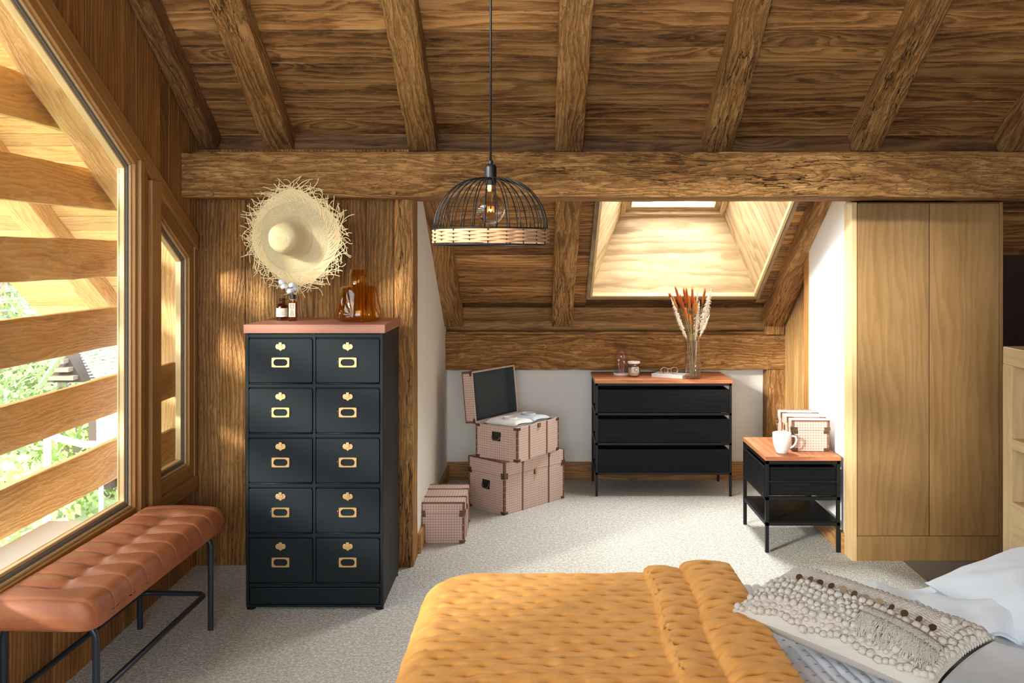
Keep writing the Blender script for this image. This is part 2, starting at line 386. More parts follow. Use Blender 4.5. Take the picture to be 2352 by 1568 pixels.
        for k in range(seg+1):
            f = k/seg; c = p0+d*(L*f)
            ww = mnoise.noise(Vector((f*L*1.2, sx, 0)))*wob; wv = mnoise.noise(Vector((f*L*1.1, sx, 9)))*wob
            for (a, b_) in prof:
                q = c+sd*a+up*b_
                nn = mnoise.noise(Vector((f*L*4+sx, a*16, b_*16)))*rough+mnoise.noise(Vector((f*L*17+sx, a*30, b_*30)))*rough*.45
                r_ = Vector((a, b_)); r_ = r_.normalized() if r_.length else r_
                q = q+(sd*r_.x+up*r_.y)*nn+sd*ww+up*wv
                s.v.append(tuple(q))
        for k in range(seg):
            for j in range(n):
                j2 = (j+1) % n
                s.face((i0+k*n+j, i0+k*n+j2, i0+(k+1)*n+j2, i0+(k+1)*n+j), [(k/seg*L+ou, per[j]+ov), (k/seg*L+ou, per[j+1]+ov), ((k+1)/seg*L+ou, per[j+1]+ov), ((k+1)/seg*L+ou, per[j]+ov)], t)
        s.face([i0+j for j in range(n)][::-1], [prof[j] for j in range(n)][::-1], t); s.face([i0+seg*n+j for j in range(n)], prof, t)
        return s
    def build(s, name, mat, parent=None, smooth=False, bevel=0, seg=2, label=None, kind=None, loc=None):
        me = bpy.data.meshes.new(name); me.from_pydata(s.v, [], s.f)
        uvl = me.uv_layers.new(name='uv'); flat = [c for fu in s.u for q in fu for c in (q[0], q[1])]
        uvl.data.foreach_set('uv', flat)
        ca = me.color_attributes.new('tint', 'FLOAT_COLOR', 'CORNER')
        cf = []
        for f_, t_ in zip(s.f, s.t): cf += [t_[0], t_[1], t_[2], 1]*len(f_)
        ca.data.foreach_set('color', cf)
        if smooth: me.polygons.foreach_set('use_smooth', [True]*len(s.f))
        me.materials.append(mat if not isinstance(mat, str) else M[mat]); me.update()
        o = bpy.data.objects.new(name, me); C.objects.link(o)
        if bevel:
            md = o.modifiers.new('bevel', 'BEVEL'); md.width = bevel; md.segments = seg; md.limit_method = 'ANGLE'; md.angle_limit = math.radians(35); md.harden_normals = False
        if smooth == 'auto':
            try: me.set_sharp_from_angle(angle=math.radians(38))
            except Exception: pass
        if parent is not None: o.parent = parent
        if label: o['label'] = label
        if kind: o['kind'] = kind
        if loc: o.location = loc
        return o
def tag(o, label, cat, group=None, kind=None):
    o['label'] = label; o['category'] = cat
    if group: o['group'] = group
    if kind: o['kind'] = kind
    return o
def struct(o, label=None):
    o['kind'] = 'structure'
    if label: o['label'] = label
    return o
def empty(name, loc=(0, 0, 0), rz=0, label=None, cat=None, group=None):
    o = bpy.data.objects.new(name, None); C.objects.link(o); o.location = loc; o.rotation_euler = (0, 0, rz); o.empty_display_size = .05
    if label: tag(o, label, cat, group)
    return o
def dup(root, loc=None, rz=None, label=None, parent=None):
    r = root.copy(); C.objects.link(r)
    if parent is not None: r.parent = parent
    if loc is not None: r.location = loc
    if rz is not None: r.rotation_euler = (0, 0, rz)
    if label: r['label'] = label
    for ch in list(root.children): dup(ch, parent=r)
    return r
def at(px, py, Y): return Vector(((px-VX)*Y/F, Y, CH-(py-VY)*Y/F))
def sk(poly): return poly
SL = .642; CB = 5.70; CR = 5.566           # roof pitch, boards plane, rafter underside plane
ANG = math.atan(SL)
def hb(Y): return CB-SL*Y

# ------------------------------------------------------------------ SETTING
XL = -1.878; XR = 4.2; YW = 5.057; XA = -.678; XW = 1.785; YB = 7.02; YR = -2.5
struct(B().box(XL-.1, 2.06, YR, YB+.1, -.06, 0).build('floor', 'carpet'), 'pale speckled wool carpet')
struct(B().box(2.06, XR, YR, YB+.1, -.06, -.002).build('floor_hall', 'vinyl'), 'smooth grey-brown floor in front of the wardrobe')
# ceiling boards
def slope_boards(name, mat, x0, x1, ya, yb, seedv, hole=None, tv=.36, seglen=9.0, back=True):
    random.seed(seedv); b = B(); y = yb; c = math.cos(ANG)
    while y > ya:
        w = random.uniform(.10, .165); y2 = max(ya, y-w*c)
        spans = [(x0, x1)]
        if hole and y2 < hole[3] and y > hole[2]: spans = [(x0, hole[0]), (hole[1], x1)]
        for s0, s1 in spans:
            x = s0
            while x < s1-.01:
                e = min(s1, x+random.uniform(seglen*.7, seglen*1.4)); e = s1 if s1-e < .5 else e
                g_ = .0040; t = rt(tv); dz = random.uniform(-.0015, .0015)
                ys, ye = y2+g_, y-g_
                if hole and s0 >= 0: pass
                p = [(x+g_, ys, hb(ys)+dz), (e-g_, ys, hb(ys)+dz), (e-g_, ye, hb(ye)+dz), (x+g_, ye, hb(ye)+dz)]
                p += [(q[0], q[1], q[2]+.03) for q in p]
                b.hexa(p, 0, t); x = e
        y = y2
    return b
HOLE = (.375, 1.616, 5.32, 6.655)
bc = slope_boards('ceiling', 'ceil', XL-.02, XR, .6, 6.75, 3, HOLE)
# solid roof above the boards (dark backing), built round the roof-window opening
def roof_back(b, x0, x1, y0, y1):
    p = [(x0, y0, hb(y0)+.031), (x1, y0, hb(y0)+.031), (x1, y1, hb(y1)+.031), (x0, y1, hb(y1)+.031)]; p += [(q[0], q[1], q[2]+.12) for q in p]
    b.hexa(p, 0, (.3, .3, .3))
for a in ((XL-.02, HOLE[0], .6, 7.3), (HOLE[1], XR, .6, 7.3), (HOLE[0], HOLE[1], .6, HOLE[2]), (HOLE[0], HOLE[1], 6.76, 7.3)): roof_back(bc, *a)
# the other pitch, behind the camera
h0 = hb(.6)
p = [(XL-.02, .6, h0), (XR, .6, h0), (XR, YR, h0-SL*3.1), (XL-.02, YR, h0-SL*3.1)]; p += [(q[0], q[1], q[2]+.15) for q in p]
bc.hexa(p, 0, (.8, .8, .8))
struct(bc.build('ceiling', 'ceil', bevel=.0015, seg=1), 'sloping ceiling of brown pine boards')
# outside soffit
random.seed(12)
sb = slope_boards('s', 'slat', -3.75, XL-.14, .8, 7.2, 21, None, .16, 2.6)
roof_back(sb, -3.75, XL-.14, .8, 7.2)
struct(sb.build('ceiling_eaves', 'slat'), 'pale board soffit of the roof overhang outside the window')

def plank_wall(name, mat, axis, pos, thick, a0, a1, zbot, ztop, wmin, wmax, seedv, tv=.15, openings=(), cuts=()):
    """vertical planks; axis 0: wall in the yz-plane at x=pos (a = y); axis 1: in the xz-plane at y=pos (a = x)"""
    random.seed(seedv); b = B(); e = [a0]; a = a0
    while a < a1-.03:
        a += random.uniform(wmin, wmax); e.append(min(a, a1))
    for o in openings:
        e += [o[0], o[1]]
    e = sorted(set(round(q, 4) for q in list(e)+list(cuts) if a0 <= q <= a1))
    ee = [e[0]]
    ops = [round(o[k], 4) for o in openings for k in (0, 1)]+[a0, a1]
    for q in e[1:]:
        if q-ee[-1] < .03 and q not in ops:
            continue
        ee.append(q)
    for l, r in zip(ee[:-1], ee[1:]):
        mid = (l+r)/2; segs = [((zbot(l), zbot(r)), (ztop(l), ztop(r)))]
        for o in openings:
            if o[0] < mid < o[1]:
                ns = []
                for (b0, t0) in segs:
                    ns.append((b0, (o[2](l), o[2](r)))); ns.append(((o[3](l), o[3](r)), t0))
                segs = ns
        t = rt(tv); dp = random.uniform(0, .003); g_ = .0012
        for (bl, br), (tl, tr) in segs:
            if tl-bl < .004 and tr-br < .004: continue
            if axis == 0:
                p = [(pos-thick, l+g_, bl), (pos-dp, l+g_, bl), (pos-dp, r-g_, br), (pos-thick, r-g_, br), (pos-thick, l+g_, tl), (pos-dp, l+g_, tl), (pos-dp, r-g_, tr), (pos-thick, r-g_, tr)]
            else:
                p = [(l+g_, pos+dp, bl), (r-g_, pos+dp, br), (r-g_, pos+thick, br), (l+g_, pos+thick, bl), (l+g_, pos+dp, tl), (r-g_, pos+dp, tr), (r-g_, pos+thick, tr), (l+g_, pos+thick, tl)]
            b.hexa(p, 2, t)
    return b
# gable wall with the two window openings
W1 = (1.15, 4.30, lambda y: .50, lambda y: 2.205+.565*(4.222-y))
W2 = (4.43, 4.99, lambda y: .50, lambda y: 2.205+.565*(4.222-y))
def ztl(y): return hb(y)-.002 if y >= .6 else hb(.6)-SL*(.6-y)
wl = plank_wall('wall_left', 'panel2', 0, XL, .042, YR, YW+.1, lambda y: 0, ztl, .09, .17, 5, .16, (W1, W2), (.6,))
wo = wl.build('wall_left', 'panel2', bevel=.0015, seg=1); struct(wo, 'gable wall of vertical brown planks')
# outer skin that closes the gaps
b = B()
for (y0, y1) in ((YR, 1.15), (4.30, 4.43), (4.99, 7.1)):
    n = 6
    for k in range(n):
        a, c_ = y0+(y1-y0)*k/n, y0+(y1-y0)*(k+1)/n
        p = [(XL-.058, a, -.5), (XL-.042, a, -.5), (XL-.042, c_, -.5), (XL-.058, c_, -.5), (XL-.058, a, ztl(a)), (XL-.042, a, ztl(a)), (XL-.042, c_, ztl(c_)), (XL-.058, c_, ztl(c_))]
        b.hexa(p, 2, .9)
for (y0, y1) in ((1.15, 4.30), (4.43, 4.99)):
    b.box(XL-.058, XL-.042, y0, y1, -.5, .44, 2, .9)
    f1 = W1[3]
    p = [(XL-.058, y0, f1(y0)), (XL-.042, y0, f1(y0)), (XL-.042, y1, f1(y1)), (XL-.058, y1, f1(y1)), (XL-.058, y0, ztl(y0)), (XL-.042, y0, ztl(y0)), (XL-.042, y1, ztl(y1)), (XL-.058, y1, ztl(y1))]
    b.hexa(p, 2, .9)
struct(b.build('wall_left_outside', 'slat'), 'outdoor cladding of the gable wall')
# partition of old planks behind the filing cabinet
pw = plank_wall('p', 'panel', 1, YW, .06, XL, -.70, lambda x: 0, lambda x: 2.30, .13, .24, 31, .28)
struct(pw.build('wall_partition', 'panel', bevel=.002, seg=1), 'partition of rough vertical old planks behind the filing cabinet')
b = B(); b.prism([(5.23, 0), (YB, 0), (YB, hb(YB)-.0), (5.23, hb(5.23)+.03)], 0, XA-.06, XA)
struct(b.build('wall_alcove_left', 'plaster'), 'left plaster wall of the alcove')
b = B(); b.box(XA-.06, 2.1, YB, YB+.08, 0, 1.2)
struct(b.build('wall_alcove_back', 'plaster'), 'low plaster wall at the back of the alcove')
b = B(); b.prism([(5.262, 0), (5.97, 0), (5.97, hb(5.97)+.03), (5.262, hb(5.262)+.03)], 0, XW, XW+.035)
struct(b.build('wall_alcove_right', 'plasterw'), 'white plaster wall right of the bedside table')
b = B(); b.prism([(5.97, 0), (6.07, 0), (6.07, hb(6.07)), (5.97, hb(5.97))], 0, XW-.004, XW+.1, 1.15)
struct(b.build('trim_1', 'panel2', bevel=.003), 'narrow wooden trim at the end of the white wall')
pr = plank_wall('p', 'base', 0, 1.875+.07, .07, 6.0, YB, lambda y: 0, lambda y: hb(y), .09, .13, 8, .12)
for i, q in enumerate(pr.v): pr.v[i] = (1.875+(1.945-q[0]), q[1], q[2])
struct(pr.build('wall_recess_right', 'slat'), 'pale plank lining of the recess beside the roof rafter')
b = B(); b.box(XR, XR+.1, YR, YB+.1, 0, 5.4); struct(b.build('wall_right', 'shadewall'), 'wall right of the wardrobe, its shade put into the colour')
b = B(); b.box(2.66, XR, 6.2, 6.3, 0, 2.4); struct(b.build('wall_hall', 'shadewall'), 'wall beyond the wardrobe, coloured dark for the unlit passage')
# rear wall behind the camera, with a wide opening added for front fill
b = B(); hz = h0-SL*3.1
b.box(XL, -1.6, YR-.1, YR, 0, hz+.1); b.box(1.4, XR, YR-.1, YR, 0, hz+.1); b.box(-1.6, 1.4, YR-.1, YR, 0, .9); b.box(-1.6, 1.4, YR-.1, YR, 2.9, hz+.1)
struct(b.build('wall_rear', 'plaster'), 'plaster wall behind')
# baseboards
b = B(); b.box(XA, 1.785, YB-.025, YB, 0, .135, 0); struct(b.build('baseboard_back', 'base', bevel=.003), 'oak baseboard of the alcove back wall')
b = B(); b.box(XA, XA+.02, 5.26, YB-.025, 0, .115, 1); struct(b.build('baseboard_left', 'base', bevel=.003), 'oak baseboard of the left alcove wall')
b = B(); b.box(XW-.022, XW, 5.262, 6.98, 0, .115, 1, 1.15); struct(b.build('baseboard_right', 'base', bevel=.003), 'oak baseboard below the white wall')
# wardrobe-side and alcove fill above recess
# ------------------------------------------------------------------ windows
def poly_frame(name, poly, specs, pane_x, parent_label, nm):
    root = empty(nm, (XL, (poly[0][0]+poly[1][0])/2, poly[0][1])); root['kind'] = 'structure'; root['label'] = parent_label
    inv = Vector(root.location)
    def loc(bb):
        bb.v = [tuple(Vector(q)-inv) for q in bb.v]; return bb
    cur = [Vector(q) for q in poly]
    for (pn, inset, xa, xb, mt, tt) in specs:
        bb = B(); cur = bb.ring(cur, inset, 0, xa, xb, tt); loc(bb).build(pn, mt, root, bevel=.003)
    bb = B(); bb.prism([tuple(q) for q in cur], 0, pane_x-.006, pane_x); loc(bb).build('pane', 'pane', root)
    return root
q1 = lambda y: W1[3](y)
P1 = [(1.15, .50), (4.30, .50), (4.30, q1(4.30)), (1.15, q1(1.15))]
poly_frame('w', P1, [('frame', .038, XL-.055, XL+.012, 'frame', 1), ('inner_sash', .012, XL-.05, XL-.004, 'sash', .9), ('gasket', .014, XL-.05, XL-.014, 'gasket', 1), ('outer_sash', .014, XL-.055, XL-.022, 'sash', 1.1)], XL-.042, 'large slanted window facing the balcony slats', 'window_1')
P2 = [(4.505, .505), (5.02, .505), (5.02, q1(5.02)-.01), (4.505, q1(4.505)-.01)]
poly_frame('w', P2, [('frame', .072, XL-.055, XL+.006, 'frame', .95), ('inner_sash', .014, XL-.05, XL-.008, 'sash', .95), ('gasket', .012, XL-.05, XL-.018, 'gasket', 1), ('outer_sash', .014, XL-.055, XL-.026, 'sash', 1)], XL-.044, 'narrow slanted window next to the corner', 'window_2')
# casings
def casing(p, q, w, x0, x1):   # board along p->q in (y,z), w = height upward
    return None
b = B(); ya, yb_ = 1.1, 5.04; w = .085
p = [(XL-.02, ya, q1(ya)), (XL+.022, ya, q1(ya)), (XL+.022, yb_, q1(yb_)), (XL-.02, yb_, q1(yb_)), (XL-.02, ya, q1(ya)+w), (XL+.022, ya, q1(ya)+w), (XL+.022, yb_, q1(yb_)+w), (XL-.02, yb_, q1(yb_)+w)]
b.hexa(p, 1, .9); struct(b.build('trim_2', 'frame', bevel=.004), 'slanted casing board above both gable windows')
b = B(); b.box(XL-.02, XL+.03, 4.285, 4.33, .47, q1(4.3), 2, .85); b.box(XL-.02, XL+.016, 4.33, 4.40, .47, q1(4.37), 2, .8); b.box(XL-.02, XL+.034, 4.40, 4.51, .47, q1(4.45), 2, .95)
struct(b.build('trim_3', 'frame', bevel=.004), 'moulded post between the two gable windows')
b = B(); b.box(XL-.02, XL+.02, 1.1, 4.30, .455, .505, 1, .9); b.box(XL-.02, XL+.02, 4.42, 5.04, .43, .505, 1, .9)
struct(b.build('trim_4', 'frame', bevel=.004), 'sill boards below the gable windows')
b = B(); b.box(XL-.02, XL+.012, 5.01, 5.05, .43, q1(5.0), 2, .9); struct(b.build('trim_5', 'frame', bevel=.004), 'upright casing in the corner')
b = B(); b.box(XL-.42, XL-.14, 1.0, 4.32, .42, .46, 1); struct(b.build('trim_6', 'whitemetal', bevel=.004), 'pale sunlit ledge outside the large window')
# skylight
root = empty('window_3', (1.0, 6.0, 2.2)); struct(root, 'roof window at the end of a pale splayed shaft'); inv = Vector(root.location)
def L_(bb): bb.v = [tuple(Vector(q)-inv) for q in bb.v]; return bb
X0, X1, Y0, Y1 = .395, 1.596, 5.34, 6.635
a0, a1, c0, c1 = .636, 1.415, 5.90, 6.88
hc = lambda y: 2.016-SL*(y-6.88)
OB = [Vector((X0, Y1, hb(Y1))), Vector((X1, Y1, hb(Y1))), Vector((X1, Y0, hb(Y0))), Vector((X0, Y0, hb(Y0)))]
OT = [Vector((a0, c1, hc(c1))), Vector((a1, c1, hc(c1))), Vector((a1, c0, hc(c0))), Vector((a0, c0, hc(c0)))]
cen = sum(OB+OT, Vector())/8
for k in range(4):
    k2 = (k+1) % 4; q = [OB[k], OB[k2], OT[k2], OT[k]]
    nrm = (q[1]-q[0]).cross(q[3]-q[0]).normalized(); mid = sum(q, Vector())/4
    if nrm.dot(mid-cen) < 0: nrm = -nrm
    b = B(); o = (random.uniform(0, 20), random.uniform(0, 20))
    b.hexa([q[0], q[1], q[2], q[3]]+[r+nrm*.025 for r in q], 0 if k in (0, 2) else 1, 1.0)
    L_(b).build('reveal_panel', 'pale', root)
nup = Vector((0, -SL, -1)).normalized()*-1
def rect_ring(OP, inset, d0, d1, t=1):
    # frame members along a sloped rectangle OP (corners in roof-parallel plane), from d0 to d1 along the roof normal
    ex = (OP[1]-OP[0]).normalized(); ey = (OP[3]-OP[0]).normalized()
    IN = [OP[0]+(ex+ey)*inset, OP[1]+(-ex+ey)*inset, OP[2]+(-ex-ey)*inset, OP[3]+(ex-ey)*inset]; nn = Vector((0, SL, 1)).normalized(); bb = B()
    for k in range(4):
        k2 = (k+1) % 4; q = [OP[k], OP[k2], IN[k2], IN[k]]
        bb.hexa([r+nn*d0 for r in q]+[r+nn*d1 for r in q], 0, t)
    return bb, IN
bb, I1 = rect_ring(OT, .035, -.01, .04); L_(bb).build('outer_frame', 'pale', root, bevel=.003)
bb, I2 = rect_ring(I1, .045, .02, .08, .75); L_(bb).build('sash', 'pale', root, bevel=.003)
bb = B(); nn = Vector((0, SL, 1)).normalized(); bb.hexa([r+nn*.05 for r in I2]+[r+nn*.056 for r in I2]); L_(bb).build('pane', 'pane', root)
E_ = .028
TB = [OB[0]+Vector((-E_, .024, -.0154)), OB[1]+Vector((E_, .024, -.0154)), OB[2]+Vector((E_, -.024, .0154)), OB[3]+Vector((-E_, -.024, .0154))]
bb, _ = rect_ring(TB, .026, -.035, .0, .55); L_(bb).build('edge_trim', 'pale', root, bevel=.002)
bb, _ = rect_ring(OB, .016, -.03, .0, 1.15); L_(bb).build('edge_strip', 'sash', root)
# roof thickness round the shaft so that no light leaks
bb = B()
for k in range(4):
    k2 = (k+1) % 4
    q = [OB[k], OB[k2], OT[k2], OT[k]]; nrm = (q[1]-q[0]).cross(q[3]-q[0]).normalized(); mid = sum(q, Vector())/4
    if nrm.dot(mid-cen) < 0: nrm = -nrm
    bb.hexa([r+nrm*.026 for r in q]+[r+nrm*.10 for r in q], 0, .6)
L_(bb).build('shaft_casing', 'pale', root)

# ------------------------------------------------------------------ TIMBERS
b = B(); b.beam((XL+.0, 5.03, 2.1435), (XR, 5.03, 2.1435), .36, .245, .007, 130, .014, 1)
lintel = tag(b.build('lintel_beam', 'beam', smooth='auto'), 'long hewn horizontal beam crossing the whole room above the alcove', 'beam')
for px, py in ((487, 446), (905, 443)):
    b = B(); q = at(px, py, 4.85); b.tube([(q.x, 4.835, q.z), (q.x, 4.87, q.z)], .012, 12); b.build('peg', 'panel', lintel, smooth='auto')
def rafter(xc, w, y0, y1, label, depth=.14, t=1, dx=0, group='rafters under the sloping ceiling', rough=.006):
    hm = lambda y: CR-SL*y+depth*.5/math.cos(ANG)
    b = B(); b.beam((xc, y0, hm(y0)), (xc+dx, y1, hm(y1)), w, depth-.012, rough, None, .013, t, (0, SL, 1), wob=.006)
    return tag(b.build('rafter', 'beam', smooth='auto'), label, 'rafter', group)
rl = ['rough rafter above the straw hat, first whole one from the window wall', 'rough rafter above the lintel, between the hat and the pendant lamp', 'middle rafter above the lintel, just right of the lamp cord', 'rough rafter above the lintel, over the roof window shaft', 'cracked rafter above the lintel, over the wardrobe edge', 'rightmost rafter, cut by the right edge of the picture']
for xc, l in zip((-1.43, -.63, .187, 1.02, 1.842, 2.66), rl): rafter(xc, .158, .7, 5.14, l, t=1)
rafter(XL+.055, .10, .7, 5.12, 'dark narrow rafter lying against the window wall', .15, .62)
ra = ['alcove rafter beside the left plaster wall, behind the lamp', 'alcove rafter left of the roof window', 'alcove rafter at the white right-hand wall']
for xc, l in zip((-.622, .199, 1.778), ra): rafter(xc, .155, 5.22, 6.87, l, .14, 1.05, group='rafters inside the alcove')
b = B(); b.box(XL, XR, 5.145, 5.19, 2.262, hb(5.19)-.003, 0, .40)
tag(b.build('purlin_board', 'ceil'), 'dark horizontal board above the lintel, between the rafter feet', 'board')
b = B(); b.beam((XA, 6.985, .9875), (1.95, 6.985, .9875), .21, .268, .008, 90, .016, 1.05)
tag(b.build('alcove_beam', 'beam', smooth='auto'), 'deeply cracked horizontal beam above the low alcove wall', 'beam')
b = B(); b.box(XA, 1.87, 6.9, 7.1, 1.122, 1.142, 0, .8); tag(b.build('ledge_board', 'ceil', bevel=.002), 'thin board lying on the alcove beam', 'board')
b = B(); b.beam((XA, 6.985, 1.315), (1.87, 6.985, 1.315), .25, .21, .005, 60, .01, .8, round_=1); tag(b.build('log', 'log', smooth=True), 'upper round log behind the alcove beam', 'log', 'stacked logs under the alcove roof')
b = B(); b.beam((XA, 7.01, 1.19), (1.87, 7.01, 1.19), .19, .12, .004, 60, .01, .9, round_=1); tag(b.build('log', 'log', smooth=True), 'lower round log resting on the ledge board', 'log', 'stacked logs under the alcove roof')
b = B(); b.box(-.8, 2.0, 7.05, 7.12, 1.1, 1.5); struct(b.build('wall_alcove_top', 'panel'), 'boarding behind the logs')
b = B(); b.beam((-.715, 5.125, 0), (-.715, 5.125, 2.022), .20, .085, .005, 60, .008, 1.0, (1, 0, 0), wob=.003)
tag(b.build('timber_post', 'beam', smooth='auto'), 'rough upright post between the filing cabinet and the alcove', 'post')
b = B(); b.beam((1.82, 6.97, 0), (1.82, 6.97, .855), .16, .15, .006, 30, .01, .95, (1, 0, 0)); tag(b.build('timber_post', 'beam', smooth='auto'), 'short rough post under the right end of the alcove beam', 'post')
b = B(); b.beam((1.80, 6.93, 1.124), (1.80, 6.93, 1.225), .14, .14, .003, 6, .006, 1.15, (1, 0, 0)); tag(b.build('timber_block', 'beam', smooth='auto'), 'small square block between the alcove beam and the right-hand rafter', 'block')

# ------------------------------------------------------------------ OUTSIDE
sl = [(2.35, 2.565, 'topmost'), (1.965, 2.18, 'second'), (1.59, 1.80, 'third'), (1.20, 1.42, 'fourth'), (.815, 1.03, 'fifth'), (.435, .66, 'lowest')]
for z0, z1, nm in sl:
    b = B(); b.beam((-2.42, .6, (z0+z1)/2), (-2.42, 5.3, (z0+z1)/2), .045, z1-z0, .004, 60, .006, random.uniform(.9, 1.1))
    tag(b.build('balcony_slat', 'slat', smooth='auto'), nm+' long horizontal slat outside the large window, counted from above', 'slat', 'balcony slats outside the large window')
for z0, z1, nm in ((at(371, 932, 4.86).z, at(371, 848, 4.86).z, 'upper'), (at(371, 1098, 4.86).z, at(371, 1010, 4.86).z, 'lower')):
    b = B(); b.beam((-2.06, 4.56, (z0+z1)/2), (-2.06, 5.19, (z0+z1)/2), .03, z1-z0, .002, 12, .005, .62)
    tag(b.build('balcony_slat', 'slat', smooth='auto'), nm+' of the two short dark slats behind the narrow window', 'slat', 'slats behind the narrow window')
pb = plank_wall('p', 'slat', 1, 5.2, .05, -2.345, -1.935, lambda x: -.5, lambda x: hb(5.2)-.02, .15, .2, 14, .1)
struct(pb.build('wall_outside_return', 'slat'), 'sunlit plank cladding seen through the narrow window')
b = B(); hr = lambda y: 5.004-.59*y+.12
b.beam((-2.20, .8, hr(.8)), (-2.20, 5.6, hr(5.6)), .30, .22, .006, None, .012, .95, (0, SL, 1)); tag(b.build('eaves_rafter', 'slat', smooth='auto'), 'broad slanted rafter just outside the large window', 'rafter')
b = B(); hm = lambda y: CR-SL*y+.09
b.beam((-3.12, 1.5, hm(1.5)), (-3.12, 7.1, hm(7.1)), .17, .20, .006, None, .012, .85, (0, SL, 1)); tag(b.build('eaves_rafter', 'slat', smooth='auto'), 'slanted rafter at the outer edge of the roof overhang', 'rafter')
def gh(x, y):
    d = max(0, -x-6); return -3.0+.11*d+.045*max(0, y-12)+max(0, y-35)*.10+max(0, y-55)*.12+.5*mnoise.noise(Vector((x*.12, y*.12, 3)))
b = B(); b.grid(60, 80, lambda u, v: (-90+87.3*u, -10+150*v, gh(-90+87.3*u, -10+150*v)))
struct(b.build('ground_meadow', 'grass', smooth=True), 'sunlit alpine meadow rising behind the chalet')
def leaves(b, c, r, n, sz, sx=1, sz_=1, t=1):
    for _ in range(n):
        d = Vector((random.gauss(0, 1), random.gauss(0, 1), random.gauss(0, 1))).normalized(); k = random.uniform(.6, 1.05)
        p = Vector(c)+Vector((d.x*r*sx*k, d.y*r*sx*k, d.z*r*sz_*k))
        e1 = Vector((random.gauss(0, 1), random.gauss(0, 1), random.gauss(0, 1))).normalized(); e2 = e1.orthogonal().normalized()
        s_ = sz*random.uniform(.6, 1.3); i = b.add([p-e1*s_, p+e2*s_*.5, p+e1*s_, p-e2*s_*.5]); b.face((i, i+1, i+2, i+3), [(0, 0)]*4)
random.seed(4)
bushes = [(-6.8, 11.0, 1.3, 'leaf', 'fresh green bush lowest in the large window'), (-5.6, 9.4, 1.2, 'leafy', 'yellow-green bush close to the outside ledge'), (-8.4, 13.6, 1.4, 'leafy', 'yellow-green bush left of the fence rail'), (-7.6, 16.4, 1.5, 'leaf', 'green bush in front of the dark shed'), (-11.5, 19, 1.7, 'leafd', 'olive bush below the chalet gable'), (-14.5, 24, 2.2, 'leaf', 'round green bush left of the chalet'), (-4.6, 8.6, 1.0, 'leafd', 'small olive bush nearest the window'), (-10.3, 15.0, 1.3, 'leafd', 'olive bush at the far left of the slope')]
for x, y, r, mt, l in bushes:
    z = gh(x, y)+r*.35; root = empty('bush', (x, y, gh(x, y)), 0, l, 'bush', 'bushes on the slope outside')
    b = B(); leaves(b, (0, 0, r*.35), r, 2600, .07, 1, .75); b.build('foliage', mt, root)
    b = B(); 
    for k in range(5): b.tube([(0, 0, -.1), (random.uniform(-.4, .4)*r, random.uniform(-.4, .4)*r, r*.7)], .02, 5)
    b.build('stem', 'bark', root)
def conifer(x, y, h, mt, l, r=1.6, n=26):
    root = empty('conifer', (x, y, gh(x, y)), 0, l, 'tree', 'conifers on the hillside')
    b = B(); b.tube([(0, 0, -.3), (0, 0, h*.5), (.05, 0, h)], lambda q: .16*(1-q)+.02, 7); b.build('trunk', 'bark', root)
    b = B()
    for k in range(n):
        f = k/n; z = h*(.12+.86*f); R = r*(1-f)**.8+.15
        for j in range(9):
            a = random.uniform(0, 2*PI); ex = (math.cos(a)*R, math.sin(a)*R, z-R*.12)
            b.tube([(0, 0, z), ex], .012, 3)
            for m in range(16):
                q = random.uniform(.2, 1); e1 = Vector((random.gauss(0, 1), random.gauss(0, 1), random.gauss(0, .6))).normalized(); e2 = e1.orthogonal().normalized()
                p = Vector((ex[0]*q, ex[1]*q, z+(ex[2]-z)*q))+Vector((random.gauss(0, .05), random.gauss(0, .05), random.gauss(0, .05))); s_ = .10
                i = b.add([p-e1*s_, p+e2*s_*.25, p+e1*s_, p-e2*s_*.25]); b.face((i, i+1, i+2, i+3), [(0, 0)]*4)
    b.build('branches', mt, root)
conifer(-10.4, 20.2, 6.4, 'needle', 'thin pale larch in the middle of the large window', 2.1, 24)
conifer(-14.2, 24.5, 9.0, 'needled', 'dark conifer at the left edge of the large window', 2.0)
conifer(-21, 40, 11, 'needle', 'tall pale conifer far up the meadow', 2.8)
conifer(-26, 44, 10, 'needled', 'far grey-green conifer at the meadow edge', 2.6)
conifer(-19, 44, 9, 'needle', 'far pale conifer behind the larch', 2.4)
# chalet: gable to the left, slate roof to the right
root = empty('chalet', (-8.6, 18.0, -3.0), 0, 'small chalet with a pale slate roof and dark gable, seen between the slats', 'building')
iv = Vector((-8.6, 18.0, -3.0))
b = B(); b.box(-.75, 3.5, 0, 4.2, -1, 1.65, 2); b.build('wall', 'darkpl', root)
gp = at(172, 812, 18)-iv; gl = at(126, 873, 18)-iv; gr = at(208, 873, 18)-iv
b = B(); b.prism([(gl.x, gl.z), (gr.x, gr.z), (gp.x, gp.z)], 1, -.3, .2); b.build('gable', 'darkpl', root)
b = B()
for f in (.2, .5, .8):
    zz = gl.z+(gp.z-gl.z)*f; xx0 = gl.x+(gp.x-gl.x)*f; xx1 = gr.x+(gp.x-gr.x)*f; b.box(xx0+.05, xx1-.03, -.5, -.3, zz-.04, zz+.04)
b.build('gable_beam', 'bark', root)
b = B(); b.tube([(gl.x-.05, -.45, gl.z-.05), (gp.x, -.45, gp.z+.05)], .06, 4); b.build('barge_board', 'needle', root)
A1 = at(180, 806, 17.4)-iv; A2 = at(212, 880, 17.4)-iv; A3 = at(330, 868, 17.6)-iv; A4 = at(300, 780, 20.5)-iv
b = B(); n = 11
